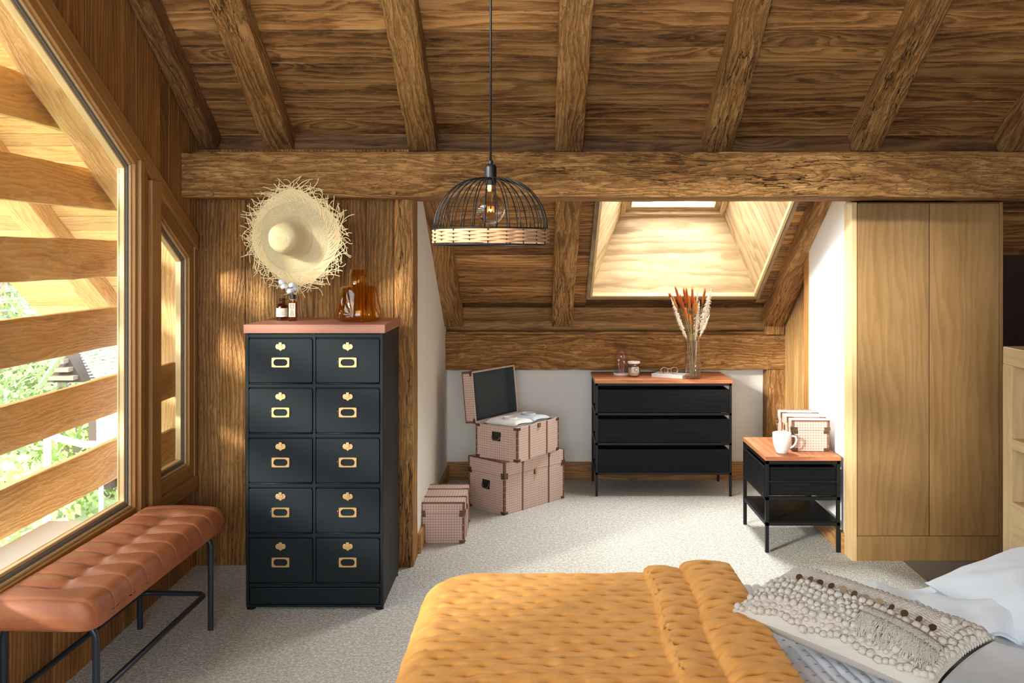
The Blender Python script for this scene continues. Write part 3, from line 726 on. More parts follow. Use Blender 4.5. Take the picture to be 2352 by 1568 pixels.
for k in range(n):
    f0, f1 = k/n, (k+1)/n
    for m in range(14):
        g0, g1 = m/14, (m+.96)/14
        q = lambda f, g_: (A1.lerp(A4, g_)).lerp(A2.lerp(A3, g_), f)
        pp = [q(f0, g0), q(f0, g1), q(f1, g1), q(f1, g0)]; up = Vector((0, -.02, .03))
        b.hexa([pp[3]+up*2, pp[2]+up*2, pp[1], pp[0]]+[pp[3]+up*3.2, pp[2]+up*3.2, pp[1]+up, pp[0]+up], 0)
b.build('roof', 'slate', root)
root = empty('shed', (-6.9, 15.0, -3), 0, 'dark plank shed with a small slate roof below the chalet', 'building'); iv = Vector((-6.9, 15, -3))
s0 = at(203, 955, 15)-iv; s1 = at(255, 1040, 15)-iv
b = B(); b.box(s0.x, s1.x, 0, 1.5, s1.z-.6, s0.z+.35); b.build('wall', 'darkpl', root)
b = B()
for k in range(5):
    zz = at(255, 945+k*13, 15).z-iv.z; b.box(s1.x-.1+k*.03, s1.x+1.2, -.3-k*.06, 1.0, zz-.05, zz+.04)
b.build('roof', 'slate', root)
b = B(); b.box(s1.x+.1, s1.x+1.2, .1, 1.2, s1.z-.6, s1.z+.25); b.build('side_wall', 'darkpl', root)
root = empty('fence_rail', (-6.5, 12.6, -3), 0, 'weathered fence rail on the slope below the shed', 'fence'); iv = Vector((-6.5, 12.6, -3))
b = B(); b.tube([at(112, 1000, 12.6)-iv, at(190, 1020, 12.6)-iv, at(290, 1022, 12.6)-iv], .05, 6); b.build('rail', 'metalg', root)
for px in (105, 112, 232):
    b = B(); b.tube([at(px, 990, 12.6)-iv, at(px, 1060, 12.6)-iv+Vector((0, 0, -1.2))], .035, 6); b.build('post', 'metalg', root)

# ------------------------------------------------------------------ FURNITURE
def loc_(bb, o):
    iv = Vector(o); bb.v = [tuple(Vector(q)-iv) for q in bb.v]; return bb
def rrect(w, h, r, n=5):
    p = []
    for cx, cy, a0 in ((w/2-r, h/2-r, 0), (-w/2+r, h/2-r, 90), (-w/2+r, -h/2+r, 180), (w/2-r, -h/2+r, 270)):
        for k in range(n+1):
            a = math.radians(a0+90*k/n); p.append((cx+r*math.cos(a), cy+r*math.sin(a)))
    return p
# ---- filing cabinet
CX0, CX1, CY0, CY1, CHT = -1.400, -.737, 4.42, 4.92, 1.379
cab = empty('filing_cabinet', ((CX0+CX1)/2, (CY0+CY1)/2, 0), 0, 'tall blue-black ten-drawer metal cabinet with brass fittings and wooden top', 'cabinet')
cw = CX1-CX0; hw = cw/2; fy = CY0-(CY0+CY1)/2; by = -fy
b = B(); b.box(-hw-.008, hw+.012, fy-.012, by, CHT-.042, CHT, 0, 1); b.build('cabinet_top', 'topm', cab, bevel=.003)
b = B(); b.box(-hw, hw, fy+.014, by, .012, CHT-.042)
rows = []
ztop = CHT-.055; zb = .118; rh = (ztop-zb)/5
b.box(-hw, -hw+.014, fy, fy+.02, .012, CHT-.042); b.box(hw-.014, hw, fy, fy+.02, .012, CHT-.042); b.box(-.008, .006, fy+.001, fy+.02, zb, CHT-.042)
for k in range(6): b.box(-hw+.012, hw-.012, fy+.002, fy+.02, zb+rh*k-.009, zb+rh*k+.009)
b.box(-hw+.01, hw-.01, fy+.001, fy+.02, .012, .022)
b.build('body', 'navy', cab, bevel=.002)
b = B(); b.box(-hw+.018, hw-.018, fy+.003, fy+.02, .026, zb-.014); b.build('plinth', 'navy', cab, bevel=.003)
for x in (-hw+.02, hw-.02):
    for y in (fy+.02, by-.02):
        b = B(); b.lathe([(.022, 0), (.022, .006), (.012, .014)], (x, y, 0), 14, cap0=True); b.build('foot', 'black', cab)
DW = hw-.026
def escut(n=48):
    p = []
    key = [(-.036, .0), (-.030, .010), (-.022, .013), (-.012, .012), (-.006, .016), (.006, .016), (.012, .012), (.022, .013), (.030, .010), (.036, 0), (.030, -.010), (.022, -.012), (.013, -.013), (.006, -.017), (0, -.021), (-.006, -.017), (-.013, -.013), (-.022, -.012), (-.030, -.010)]
    return [(x*.70, z) for x, z in key][::-1]
drawer0 = None
for r in range(5):
    for c in range(2):
        xc = -hw/2-.004+.004 if c == 0 else hw/2+.0
        xc = (-hw+.014+(-.008))/2 if c == 0 else (hw-.014+.006)/2
        zc = zb+rh*(r+.5)
        if drawer0 is None:
            o = (xc, fy, zc)
            b = B(); b.prism(rrect(DW, rh-.030, .010), 1, -.003, .016); d = b.build('drawer', 'navy', cab, bevel=.0022, loc=o, seg=2)
            b = B(); b.tube([(-DW/2+.004, -.001, -rh/2+.011), (DW/2-.004, -.001, -rh/2+.011)], .0035, 8); b.build('pull_lip', 'navy', d, smooth=True)
            b = B(); b.prism(escut(), 1, -.0065, -.003); b.box(-.007, .007, -.011, -.0065, .004, .021); b.prism([(q[0]*.4, q[1]*.35) for q in escut()], 1, -.0095, -.0065)
            for q in range(len(b.v)): b.v[q] = (b.v[q][0], b.v[q][1], b.v[q][2]+rh/2-.052)
            b.build('latch', 'brass', d, bevel=.0009)
            # label holder: rectangular plate with a stadium opening
            n = 40; out = []; inn = []
            for k in range(n):
                a = 2*PI*k/n; ca, sa = math.cos(a), math.sin(a)
                m = min(.0425/max(abs(ca), 1e-6), .0235/max(abs(sa), 1e-6)); out.append((ca*m, sa*m))
                # stadium
                hx, rr = .0175, .0165; t = 1e9
                best = None; lo, hi = 0, .06
                for _ in range(24):
                    mid = (lo+hi)/2; x, z = ca*mid, sa*mid; dx = max(abs(x)-hx, 0)
                    if math.hypot(dx, z) > rr: hi = mid
                    else: lo = mid
                inn.append((ca*lo, sa*lo))
            b = B(); i0 = b.add([(x, -.0075, z) for x, z in out]+[(x, -.0075, z) for x, z in inn]+[(x, -.003, z) for x, z in out]+[(x, -.003, z) for x, z in inn])
            for k in range(n):
                k2 = (k+1) % n
                for q in ((k, k2, n+k2, n+k), (n+k, n+k2, 3*n+k2, 3*n+k), (k2, k, 2*n+k, 2*n+k2)): b.face([i0+j for j in q], [(0, 0)]*4)
            zo = rh/2-.128
            b.v = [(x, y, z+zo) for x, y, z in b.v]; b.build('label_holder', 'brass', d)
            [B().tube([(k*.046, -.004, zo+.008), (k*.050, -.006, zo), (k*.046, -.004, zo-.008)], .0012, 5).build('wire_clip', 'agedbrass', d) for k in (-1, 1)]
            drawer0 = d
        else: dup(drawer0, (xc, fy, zc), parent=cab)

# ---- straw hat
random.seed(11)
hc_ = at(672, 545, 4.80)
hat = empty('straw_hat', hc_, 0, 'wide frayed straw sun hat hanging above the tall cabinet', 'hat')
hatR = Matrix.Rotation(math.radians(7), 3, 'X') @ Matrix.Rotation(math.radians(-8), 3, 'Z')
def hp(r, a, out):     # polar on the hat plane, out = towards the viewer
    wav = .020*math.sin(3*a+.6)*(r/.25)**2+.012*math.sin(5*a+2)*(r/.25)**2
    return hatR @ Vector((r*math.cos(a)+.012*(r/.25), -out-wav, r*math.sin(a)))
cr_ = [(0, .142), (.03, .140), (.058, .128), (.076, .104), (.084, .072), (.090, .040), (.100, .018), (.112, .008)]
b = B()
def crf(u, v):
    k = u*(len(cr_)-1); i = min(int(k), len(cr_)-2); f = k-i; r = cr_[i][0]*(1-f)+cr_[i+1][0]*f; z = cr_[i][1]*(1-f)+cr_[i+1][1]*f
    p = hp(r, v*2*PI, z); sh = z/.142; return p+Vector((-.022*sh, 0, .006*sh))
b.grid(24, 60, crf, lambda u, v: (u*.2, v*.5), cv=True, flip=True); b.build('crown', 'weave', hat, smooth=True)
b = B(); b.grid(14, 90, lambda u, v: hp(.108+.100*u*(1+.08*math.sin(4*v*2*PI+1)), v*2*PI, .008-.018*u), lambda u, v: (.1+u*.1, v*1.0), cv=True, flip=True); b.build('brim', 'weave', hat, smooth=True)
b = B()
def strip(b, pts, w):
    i0 = len(b.v); m = len(pts)
    for k, p in enumerate(pts):
        d = (pts[min(k+1, m-1)]-pts[max(k-1, 0)]).normalized(); sd = d.cross(hatR @ Vector((0, -1, 0))).normalized()*w/2
        b.v.append(tuple(p+sd)); b.v.append(tuple(p-sd))
    for k in range(m-1): b.face((i0+2*k, i0+2*k+1, i0+2*k+3, i0+2*k+2), [(0, 0)]*4)
for sgn in (-1, 1):
    for k in range(190):
        a = 2*PI*k/190+random.uniform(-.01, .01)
        R1 = .243+.018*math.sin(4*a+1)+random.uniform(-.015, .022); pts = []; tw = random.uniform(.50, .72)*sgn; n = 9
        for j in range(n):
            f = j/(n-1); r = .188+(R1-.188)*f; pts.append(hp(r, a+tw*(f-.5)*.62, -.004-.010*f+.002*sgn))
        if random.random() < .8:
            lastd = (pts[-1]-pts[-2]); ln = random.uniform(.8, 2.6); cu = random.uniform(-1, 1)*(2.2 if random.random() < .25 else .7)
            q = pts[-1]; d = lastd.normalized()
            for j in range(6):
                ax = hatR @ Vector((0, -1, 0)); d = (Matrix.Rotation(cu*.28, 3, ax) @ d); d = (d+ax*random.uniform(-.1, .16)).normalized(); q = q+d*(.0058*ln); pts.append(q)
        strip(b, pts, .0030)
for k in range(30):   # concentric weft strips holding the open lattice
    r0 = .196+.0030*k+random.uniform(-.001, .001)
    if r0 > .240: break
    a0 = random.uniform(0, 6.28); strip(b, [hp(r0*(1+.06*math.sin(4*(a0+j/80*6.28)+1)), a0+j/80*6.28, -.010) for j in range(81)], .0026)
b.build('frayed_edge', 'straw', hat, kind='stuff')

# ---- amber vase and little bottles on the cabinet
ZT = CHT
vp = at(824, 738, 4.66)
b = B(); prof = [(0, .003), (.098, .003), (.114, .010), (.119, .024), (.115, .05), (.094, .165), (.088, .175), (.076, .180), (.052, .182), (.049, .190), (.045, .262), (.043, .262), (.046, .190), (.050, .177), (.074, .174), (.085, .168), (.109, .06), (.112, .026), (.104, .014), (0, .012)]
tag(b.lathe(prof, (0, 0, 0), 56).build('amber_vase', 'amber', smooth=True, loc=(vp.x, 4.66, ZT)), 'large amber glass vase on the right of the tall cabinet', 'vase')
bp = at(648.5, 736, 4.70)
bo = empty('apothecary_bottle', (bp.x, 4.70, ZT), 0, 'short round brown bottle holding cotton stems, cream label', 'bottle')
b = B(); b.lathe([(0, .002), (.028, .002), (.030, .006), (.030, .072), (.024, .084), (.016, .088), (.016, .104), (.020, .106), (.020, .114), (.014, .114), (.013, .09), (.022, .080), (.027, .070), (.027, .008), (0, .006)], n=28); b.build('glass_body', 'brownglass', bo, smooth=True)
b = B(); b.grid(14, 2, lambda u, v: (.0306*math.sin((u-.5)*2.6), -.0306*math.cos((u-.5)*2.6), .020+.044*v)); b.build('paper_label', 'label', bo)
b = B()
for z, w in ((.055, .010), (.045, .4), (.038, .5), (.030, .7)):
    w_ = min(w, .6); b.grid(8, 2, lambda u, v: (.0309*math.sin((u-.5)*2*w_), -.0309*math.cos((u-.5)*2*w_), z+.0018*v))
b.build('print', 'ink', bo)
bp2 = at(675.5, 737, 4.69)
bo2 = empty('perfume_bottle', (bp2.x, 4.665, ZT), .08, 'tall square brown bottle with black cap and pinkish label', 'bottle')
b = B(); b.box(-.021, .021, -.021, .021, 0, .100); b.build('glass_body', 'brownglass', bo2, bevel=.006, seg=3)
b = B(); b.lathe([(.012, .10), (.012, .116)], n=20); b.build('neck', 'brownglass', bo2, smooth=True)
b = B(); b.lathe([(.0, .135), (.0135, .135), (.0145, .130), (.0145, .112), (0, .112)], n=20); b.build('cap', 'cap', bo2, smooth='auto')
b = B(); b.box(-.0165, .0165, -.0222, -.0212, .022, .092); b.build('paper_label', 'labelp', bo2)
b = B(); b.ring([(-.009, .066), (.009, .066), (.009, .084), (-.009, .084)], .0016, 1, -.0228, -.0222)
for z, w in ((.058, .004), (.050, .010), (.044, .008), (.037, .012), (.031, .011)): b.box(-w, w, -.0228, -.0222, z-.0012, z+.0012)
b.build('print', 'ink', bo2)
b = B(); b.tube([(math.cos(a/12*2*PI)*.0125, math.sin(a/12*2*PI)*.0125, .108) for a in range(12)], .0012, 5, closed=True); b.tube([(0, -.013, .108), (.004, -.018, .098), (.002, -.022, .090)], .001, 5); b.build('string', 'straw', bo2)
cs = empty('cotton_stems', (bp.x, 4.70, ZT+.012), 0, 'dried cotton stems with white bolls standing in the short brown bottle', 'flowers')
random.seed(2); ctr = []
b = B()
for k, (px, py, dy) in enumerate(((648, 648, 0), (653, 658, -.02), (671, 655, -.01), (667, 668, -.03), (677, 664, .01))):
    q = at(px, py, 4.70+dy)-Vector((bp.x, 4.70, ZT+.012)); ctr.append(q)
    b.tube([(random.uniform(-.006, .006), random.uniform(-.006, .006), 0), (q.x*.25, q.y*.3, .09), (q.x*.7, q.y*.7, q.z*.75), tuple(q)], .0014, 5)
for k in range(7): b.tube([(0, 0, .02), (random.uniform(-.02, .0), random.uniform(-.01, .01), .10), (random.uniform(-.045, .03), random.uniform(-.02, .02), random.uniform(.12, .19))], .0009, 4)
b.build('twig', 'twig', cs, smooth=True)
for q in ctr:
    b = B()
    for j in range(5):
        a = 2*PI*j/5; b.ball((q.x+.008*math.cos(a), q.y+.008*math.sin(a), q.z+random.uniform(-.003, .003)), .0125, 9)
    b.build('cotton_boll', 'cotton', cs, smooth=True)
    b = B()
    for j in range(4):
        a = 2*PI*j/4+.4; b.tube([(q.x, q.y, q.z-.012), (q.x+.010*math.cos(a), q.y+.010*math.sin(a)-.004, q.z-.006), (q.x+.016*math.cos(a), q.y+.016*math.sin(a)-.004, q.z+.004)], lambda t_: .0018*(1-t_)+.0005, 5)
    b.build('husk', 'twig', cs)

# ---- pendant lamp
PZ = 3.3; px_ = (1127-VX)*PZ/F; pr_ = .205
h_ = lambda py: CH+(VY-py)*PZ/F
lamp = empty('pendant_lamp', (px_, PZ, h_(562)), 0, 'black wire dome pendant lamp with a woven rattan rim', 'lamp'); z0 = h_(562)
tilt = Matrix.Identity(3)
b = B(); b.tube([(0, 0, h_(390)-z0), (0, 0, 2.6-z0+.0), (0, 0, hb(PZ)-z0-.0)], .0042, 8); b.build('cord', 'black', lamp, smooth=True)
zs = h_(409)-z0
b = B(); b.lathe([(.0, zs+.062), (.0085, zs+.062), (.0085, zs+.052), (.014, zs+.050), (.0205, zs+.043), (.0215, zs+.037), (.0215, zs-.004), (.0, zs-.004)], n=28); b.build('socket', 'black', lamp, smooth='auto')
b = B(); b.lathe([(.0, zs+.0), (.034, zs), (.036, zs-.004), (.022, zs-.006), (.020, zs-.024), (0, zs-.024)], n=28); b.build('collar', 'black', lamp, smooth='auto')
zt = h_(526)-z0; zr0 = 0.0
def rr_(py_): return py_
Hd = zs-zt
NR = 30; rib0 = None
for k in range(NR):
    if rib0 is None:
        pts = []
        for j in range(17):
            f = j/16; a = f*PI/2*.97+.0; r = .026+(pr_-.026)*math.sin(a)**.92; z = zt+Hd*math.cos(a)**1.05 if j < 16 else zt
            pts.append((r, 0, z))
        b = B(); b.tube(pts, .0021, 6); rib0 = b.build('rib', 'black', lamp, smooth=True)
    else: dup(rib0, (0, 0, 0), 2*PI*k/NR+.05, parent=lamp)
b = B(); circ = lambda r, z, n=72: [(r*math.cos(2*PI*j/n), r*math.sin(2*PI*j/n), z) for j in range(n)]
b.tube(circ(pr_, zt), .0026, 8, closed=True); b.build('upper_ring', 'black', lamp, smooth=True)
b = B(); b.tube(circ(pr_, .0), .0030, 8, closed=True); b.build('lower_ring', 'black', lamp, smooth=True)
sp0 = None
for k in range(20):
    if sp0 is None: b = B(); b.tube([(pr_, 0, 0), (pr_, 0, zt)], .002, 6); sp0 = b.build('spoke', 'black', lamp)
    else: dup(sp0, (0, 0, 0), 2*PI*k/20, parent=lamp)
b = B()
for j in range(7):
    z = .006+(zt-.010)*(j+.5)/7+.0
    for s_ in (0, 1):
        b.tube([((pr_+.0044*math.cos(10*a+PI*(j % 2))*(1 if s_ == 0 else 1))*math.cos(a), (pr_+.0044*math.cos(10*a+PI*(j % 2)))*math.sin(a), z+(.0016 if s_ else -.0016)) for a in [2*PI*q/240 for q in range(240)]], .0023, 6, closed=True)
b.build('rattan_band', 'rattan', lamp, smooth=True)
zc = h_(481)-z0
b = B(); b.lathe([(.013, zc+.078), (.014, zc+.064), (.022, zc+.052), (.038, zc+.036), (.048, zc+.018), (.0525, zc), (.051, zc-.014), (.044, zc-.030), (.030, zc-.044), (.014, zc-.0515), (0, zc-.053)], n=40); b.build('bulb', 'bulb', lamp, smooth=True)
b = B()
for k in range(6):
    a = k*PI/3; b.tube([(.011*math.cos(a), .011*math.sin(a), zc+.012), (.013*math.cos(a+.5), .013*math.sin(a+.5), zc-.010)], .0011, 5)
b.build('filament', 'filament', lamp)
b = B(); b.lathe([(.012, zc+.078), (.010, zc+.05), (.004, zc+.03), (.003, zc+.012), (0, zc+.012)], n=16); b.build('bulb_stem', 'cglass', lamp, smooth=True)
b = B(); b.lathe([(.0, zc+.09), (.0135, zc+.088), (.0135, zc+.064), (0, zc+.064)], n=20); b.build('bulb_cap', 'brass', lamp, smooth='auto')

# ---- leather bench
R_b = math.radians(-2.0)
bx0, bx1, by0, by1 = -1.865, -1.460, 3.07, 4.29
bm = Vector(((bx0+bx1)/2, (by0+by1)/2, 0)); HX = (bx1-bx0)/2; HY = (by1-by0)/2
bench = empty('leather_bench', bm, R_b, 'cognac leather bench with a tufted seat and black tube legs below the window', 'bench')
tz = [(3.225+.1257*k)-bm.y for k in range(8)]
def seat_z(x, y):
    # plush top with tufts in the middle and stitched channels across
    z = .0
    for t in tz:
        d = math.hypot(x/.055, (y-t)/.030); z -= .040*math.exp(-d*d)
        z -= .0065*math.exp(-((y-t-(.012*math.cos(x*10)))/.0055)**2)
        z -= .010*math.exp(-((y-t)/.018)**2)*math.exp(-(x/.12)**2)
    for t in [tz[0]-.1257, tz[-1]+.1]: z -= .004*math.exp(-((y-t)/.006)**2)
    z -= .010*math.exp(-(x/.022)**2)*(1 if tz[0]-.03 < y < tz[-1]+.03 else 0)
    return z
def sq(v, p=4): return math.copysign(1, v)*abs(v)
def seatf(u, v):
    # u around the section (x), v along y; superelliptic cushion
    a = (u-.5)*2; e = (v-.5)*2
    x = a*HX; y = e*HY
    ax = max(0, abs(x)-(HX-.055))/.055; ay = max(0, abs(y)-(HY-.055))/.055
    dd = min(1, math.hypot(ax, ay)); zz = .064*math.sqrt(max(0, 1-dd**2.3))
    if ax > 0 and ay > 0 and math.hypot(ax, ay) > 1:
        s_ = math.hypot(ax, ay); x = math.copysign((HX-.055)+.055*ax/s_, x); y = math.copysign((HY-.055)+.055*ay/s_, y)
    crown = .012*(1-(x/HX)**2)
    return (x, y, .478+zz+crown+seat_z(x, y))
b = B()
us = np.linspace(0, 1, 71); vs = np.linspace(0, 1, 331)
nu, nv = 90, 360
b.grid(nu, nv, seatf, lambda u, v: (v, u)); 
# underside
b.grid(12, 30, lambda u, v: seat_under(u, v), flip=True) if False else None
ed = []
def per(k, n=120):
    t = k/n*4; s_ = int(t) % 4; f = t-int(t)
    u, v = ((f, 0), (1, f), (1-f, 1), (0, 1-f))[s_]; return Vector(seatf(u, v))
n = 160
b.grid(n, 5, lambda u, v: (lambda p: (p.x*(1-[0, .0, .02, .06, .3][round(v*4)]), p.y*(1-[0, .0, .008, .02, .1][round(v*4)]), [p.z, .462, .447, .442, .441][round(v*4)]))(per(int(round(u*n)), n)), cu=True)
b.box(-HX+.03, HX-.03, -HY+.03, HY-.03, .4405, .452)
b.build('seat', 'leather', bench, smooth='auto')
b = B()
for t in tz:
    b.lathe([(0, .0), (.008, -.001), (.010, -.004)], (0, t, .478+.064+.012+seat_z(0, t)+.004), 10)
b.build('button', 'leather', bench, smooth=True)
b = B()
for t in tz:
    for s_ in (-1, 1):
        for j in range(46):
            x = s_*(.03+j*.0040); 
            if abs(x) > HX-.012: break
            yy = t+.012*math.cos(x*10)+.006; u = x/HX/2+.5; v = yy/HY/2+.5; p = seatf(u, v); p2 = seatf(u+.0024*s_, v)
            if j % 2 == 0: b.tube([(p[0], p[1], p[2]+.0006), (p2[0], p2[1], p2[2]+.0006)], .0007, 4)
b.build('seam_stitching', 'stitch', bench)
lx0, lx1, ly0, ly1 = -.168, .160, -.51, .505; tr_ = .0125
for x, sx in ((lx0, 1), (lx1, -1)):
    for y in (ly0, ly1):
        pts = [(x, y, .002), (x, y, .38)]
        for k in range(1, 8):
            a = k/7*PI/2; pts.append((x+sx*.055*(1-math.cos(a)), y, .38+.055*math.sin(a)))
        pts.append((x+sx*.165, y, .435)); b = B(); b.tube(pts, tr_, 12); b.build('leg', 'benchmetal', bench, smooth='auto')
rp = []
for cx, cy, a0 in ((lx1-.06, ly1-.06, 0), (lx0+.06, ly1-.06, 90), (lx0+.06, ly0+.06, 180), (lx1-.06, ly0+.06, 270)):
    for k in range(7): a = math.radians(a0+15*k); rp.append((cx+.045*math.cos(a), cy+.045*math.sin(a), .172))
b = B(); b.tube(rp, .0115, 10, closed=True); b.build('foot_rail', 'benchmetal', bench, smooth='auto')
b = B(); b.box(lx0+.05, lx1-.05, ly0+.01, ly1-.01, .431, .4405); b.build('seat_board', 'black', bench)

# ---- trunks
def bracket(b, x, y, z, sx, sy, sz, L=.032, w=.018, faces='xy'):
    """corner fitting wrapped round the vertical edge at (x,y), arms along the faces; sx/sy: inward directions"""
    t = .0022
    b.box(min(x-sx*t, x+sx*L), max(x-sx*t, x+sx*L), min(y-sy*t, y), max(y-sy*t, y), z-w/2, z+w/2)
    b.box(min(x-sx*t, x), max(x-sx*t, x), min(y-sy*t, y+sy*L), max(y-sy*t, y+sy*L), z-w/2, z+w/2)
def make_trunk(name, loc, rz, L, Wd, H, lid, label, open_=False, handles=True, seam=True, strapx=(.29, .73)):
    root = empty(name, loc, rz, label, 'trunk', 'pink patterned trunks'); hb_ = H-lid; t = .010
    bod = B()
    if open_:
        bod.box(0, L, 0, t, 0, H); bod.box(0, L, Wd-t, Wd, 0, H); bod.box(0, t, t, Wd-t, 0, H, 1); bod.box(L-t, L, t, Wd-t, 0, H, 1); bod.box(t, L-t, t, Wd-t, 0, t)
    else: bod.box(0, L, 0, Wd, 0, hb_-.0015)
    body = bod.build('body', 'trunk', root, bevel=.0015)
    S0 = H if open_ else hb_
    if open_:
        q = B(); q.box(t, L-t, t, t+.002, t, H-.012); q.box(t, L-t, Wd-t-.002, Wd-t, t, H-.012); q.box(t, t+.002, t, Wd-t, t, H-.012); q.box(L-t-.002, L-t, t, Wd-t, t, H-.012); q.box(t, L-t, t, Wd-t, t, t+.003); q.build('lining', 'lining', body)
    # vertical edge trims with nails, straps
    e = .012; tt = .0018
    for x, y, sx, sy in ((0, 0, 1, 1), (L, 0, -1, 1), (0, Wd, 1, -1), (L, Wd, -1, -1)):
        q = B(); q.box(min(x-sx*tt, x+sx*e), max(x-sx*tt, x+sx*e), min(y-sy*tt, y), max(y-sy*tt, y), 0, S0); q.box(min(x-sx*tt, x), max(x-sx*tt, x), min(y, y+sy*e), max(y, y+sy*e), 0, S0)
        ed = q.build('edge_trim', 'brownlea', body)
        nb = B(); n = max(2, int(S0/.042))
        for k in range(n):
            z = S0*(k+.5)/n; nb.ball((x+sx*e*.5, y-sy*(tt+.001), z), .0032, 7); nb.ball((x-sx*(tt+.001), y+sy*e*.5, z), .0032, 7)
        nb.build('nails', 'brass', ed, smooth=True)
        for z in ([.010, S0-.011] if not open_ else [.010, H-.010]):
            q = B(); bracket(q, x, y, z, sx, sy, 1)
            for k in (.010, .023): q.ball((x+sx*k, y-sy*.004, z), .0042, 7); q.ball((x-sx*.004, y+sy*k, z), .0042, 7)
            q.build('corner_bracket', 'agedbrass', body)
    for f in strapx:
        q = B(); q.box(L*f-.006, L*f+.006, -.0032, 0, 0, S0); q.box(L*f-.006, L*f+.006, Wd, Wd+.0032, 0, S0); q.build('strap', 'brownlea', body)
    if handles:
        for x, sx in ((0, -1), (L, 1)):
            q = B(); yc = Wd/2; zc_ = (H*.50 if not open_ else H*.66)
            q.box(min(x, x+sx*.003), max(x, x+sx*.003), yc-.036, yc+.036, zc_+.006, zc_+.036); q.box(min(x, x+sx*.0016), max(x, x+sx*.0016), yc-.032, yc+.032, zc_-.026, zc_+.006)
            h = q.build('handle_plate', 'cap', body, bevel=.001)
            q = B(); q.tube([(x+sx*.004, yc-.030, zc_+.020), (x+sx*.013, yc-.030, zc_-.004), (x+sx*.016, yc-.020, zc_-.014), (x+sx*.016, yc-.010, zc_-.018), (x+sx*.017, yc, zc_-.014), (x+sx*.016, yc+.010, zc_-.018), (x+sx*.016, yc+.020, zc_-.014), (x+sx*.013, yc+.030, zc_-.004), (x+sx*.004, yc+.030, zc_+.020)], .0034, 7); q.build('handle', 'agedbrass', h, smooth=True)
    # lid
    def make_lid(hollow):
        lb = B(); o = .0015
        if hollow:
            lb.box(-o, L+o, -o, t, 0, lid); lb.box(-o, L+o, Wd-t, Wd+o, 0, lid); lb.box(-o, t, t, Wd-t, 0, lid, 1); lb.box(L-t, L+o, t, Wd-t, 0, lid, 1); lb.box(t, L-t, t, Wd-t, lid-t, lid)
        else: lb.box(-o, L+o, -o, Wd+o, 0, lid)
        lo = lb.build('lid', 'trunk', root, bevel=.002)
        if hollow:
            q = B(); q.box(t, L-t, t, t+.002, .004, lid-t); q.box(t, L-t, Wd-t-.002, Wd-t, .004, lid-t); q.box(t, t+.002, t, Wd-t, .004, lid-t); q.box(L-t-.002, L-t, t, Wd-t, .004, lid-t); q.box(t, L-t, t, Wd-t, lid-t-.003, lid-t); q.build('lining', 'lining', lo)
        # edge trims of the lid: four corners and the top edges
        ee = .011
        for x, y, sx, sy in ((0, 0, 1, 1), (L, 0, -1, 1), (0, Wd, 1, -1), (L, Wd, -1, -1)):
            q = B(); q.box(min(x-sx*.0036, x+sx*ee), max(x-sx*.0036, x+sx*ee), min(y-sy*.0036, y), max(y-sy*.0036, y), 0.001, lid+.001); q.box(min(x-sx*.0036, x), max(x-sx*.0036, x), min(y, y+sy*ee), max(y, y+sy*ee), .001, lid+.001); q.build('edge_trim', 'brownlea', lo)
        for x in (0, L):
            q = B(); sx = 1 if x == 0 else -1; q.box(min(x-sx*.0036, x+sx*ee), max(x-sx*.0036, x+sx*ee), -.002, Wd+.002, lid-.0005, lid+.0018)
            q.box(min(x-sx*.0036, x), max(x-sx*.0036, x), 0, Wd, lid-.005, lid+.001); q.build('edge_trim', 'brownlea', lo)
        nb = B()
        for x in (.005, L-.005):
            for k in range(7): nb.ball((x, Wd*(k+.5)/7, lid+.0025), .003, 7)
        nb.build('nails', 'brass', lo, smooth=True)
        for f in strapx:
            q = B(); q.box(L*f-.006, L*f+.006, -.0045, 0, .001, lid+.003); q.box(L*f-.006, L*f+.006, Wd, Wd+.0045, .001, lid+.003); q.box(L*f-.006, L*f+.006, -.004, Wd+.004, lid, lid+.0032); st = q.build('strap', 'brownlea', lo)
            q = B()
            for y, sy in ((0, 1), (Wd, -1)): q.box(L*f-.008, L*f+.008, min(y-sy*.0062, y+sy*.03), max(y-sy*.0062, y+sy*.03), lid+.0005, lid+.005); q.box(L*f-.008, L*f+.008, min(y-sy*.0066, y), max(y-sy*.0066, y), lid-.03, lid+.004)
            q.build('strap_clip', 'agedbrass', lo)
        for x, y, sx, sy in ((0, 0, 1, 1), (L, 0, -1, 1), (0, Wd, 1, -1), (L, Wd, -1, -1)):
            q = B(); bracket(q, x-sx*.0036, y-sy*.0036, .011, sx, sy, 1)
            for k in (.010, .023): q.ball((x+sx*k, y-sy*.0065, .011), .0042, 7); q.ball((x-sx*.0065, y+sy*k, .011), .0042, 7)
            q.build('corner_bracket', 'agedbrass', lo)
        return lo
    lo = make_lid(open_)
    lk = B(); lk.box(L/2-.014, L/2+.014, -.008, 0, S0-.030, S0-.002); l2 = lk.build('lock_plate', 'agedbrass', body, bevel=.001)
    lk = B(); lk.box(L/2-.009, L/2+.009, -.013, -.004, S0-.026, S0+(.014 if not open_ else -.004)); lk.build('latch', 'brass', l2, bevel=.001)
    if open_:
        lo.location = (0, Wd+.006, H); lo.rotation_euler = (math.radians(94), 0, 0)
        # closed position: lid origin at y=0; hinge at y=Wd -> rotate about the back edge
        Mr = Matrix.Translation((0, Wd, H+.001)) @ Matrix.Rotation(math.radians(-96), 4, 'X') @ Matrix.Translation((0, -Wd, 0)); lo.matrix_local = Mr
    else: lo.location = (0, 0, hb_)
    return root
R_ = math.radians
make_trunk('trunk', (-.205, 6.035, 0), R_(47), .595, .345, .345, .092, 'largest pink patterned trunk, standing on the carpet under the open one')
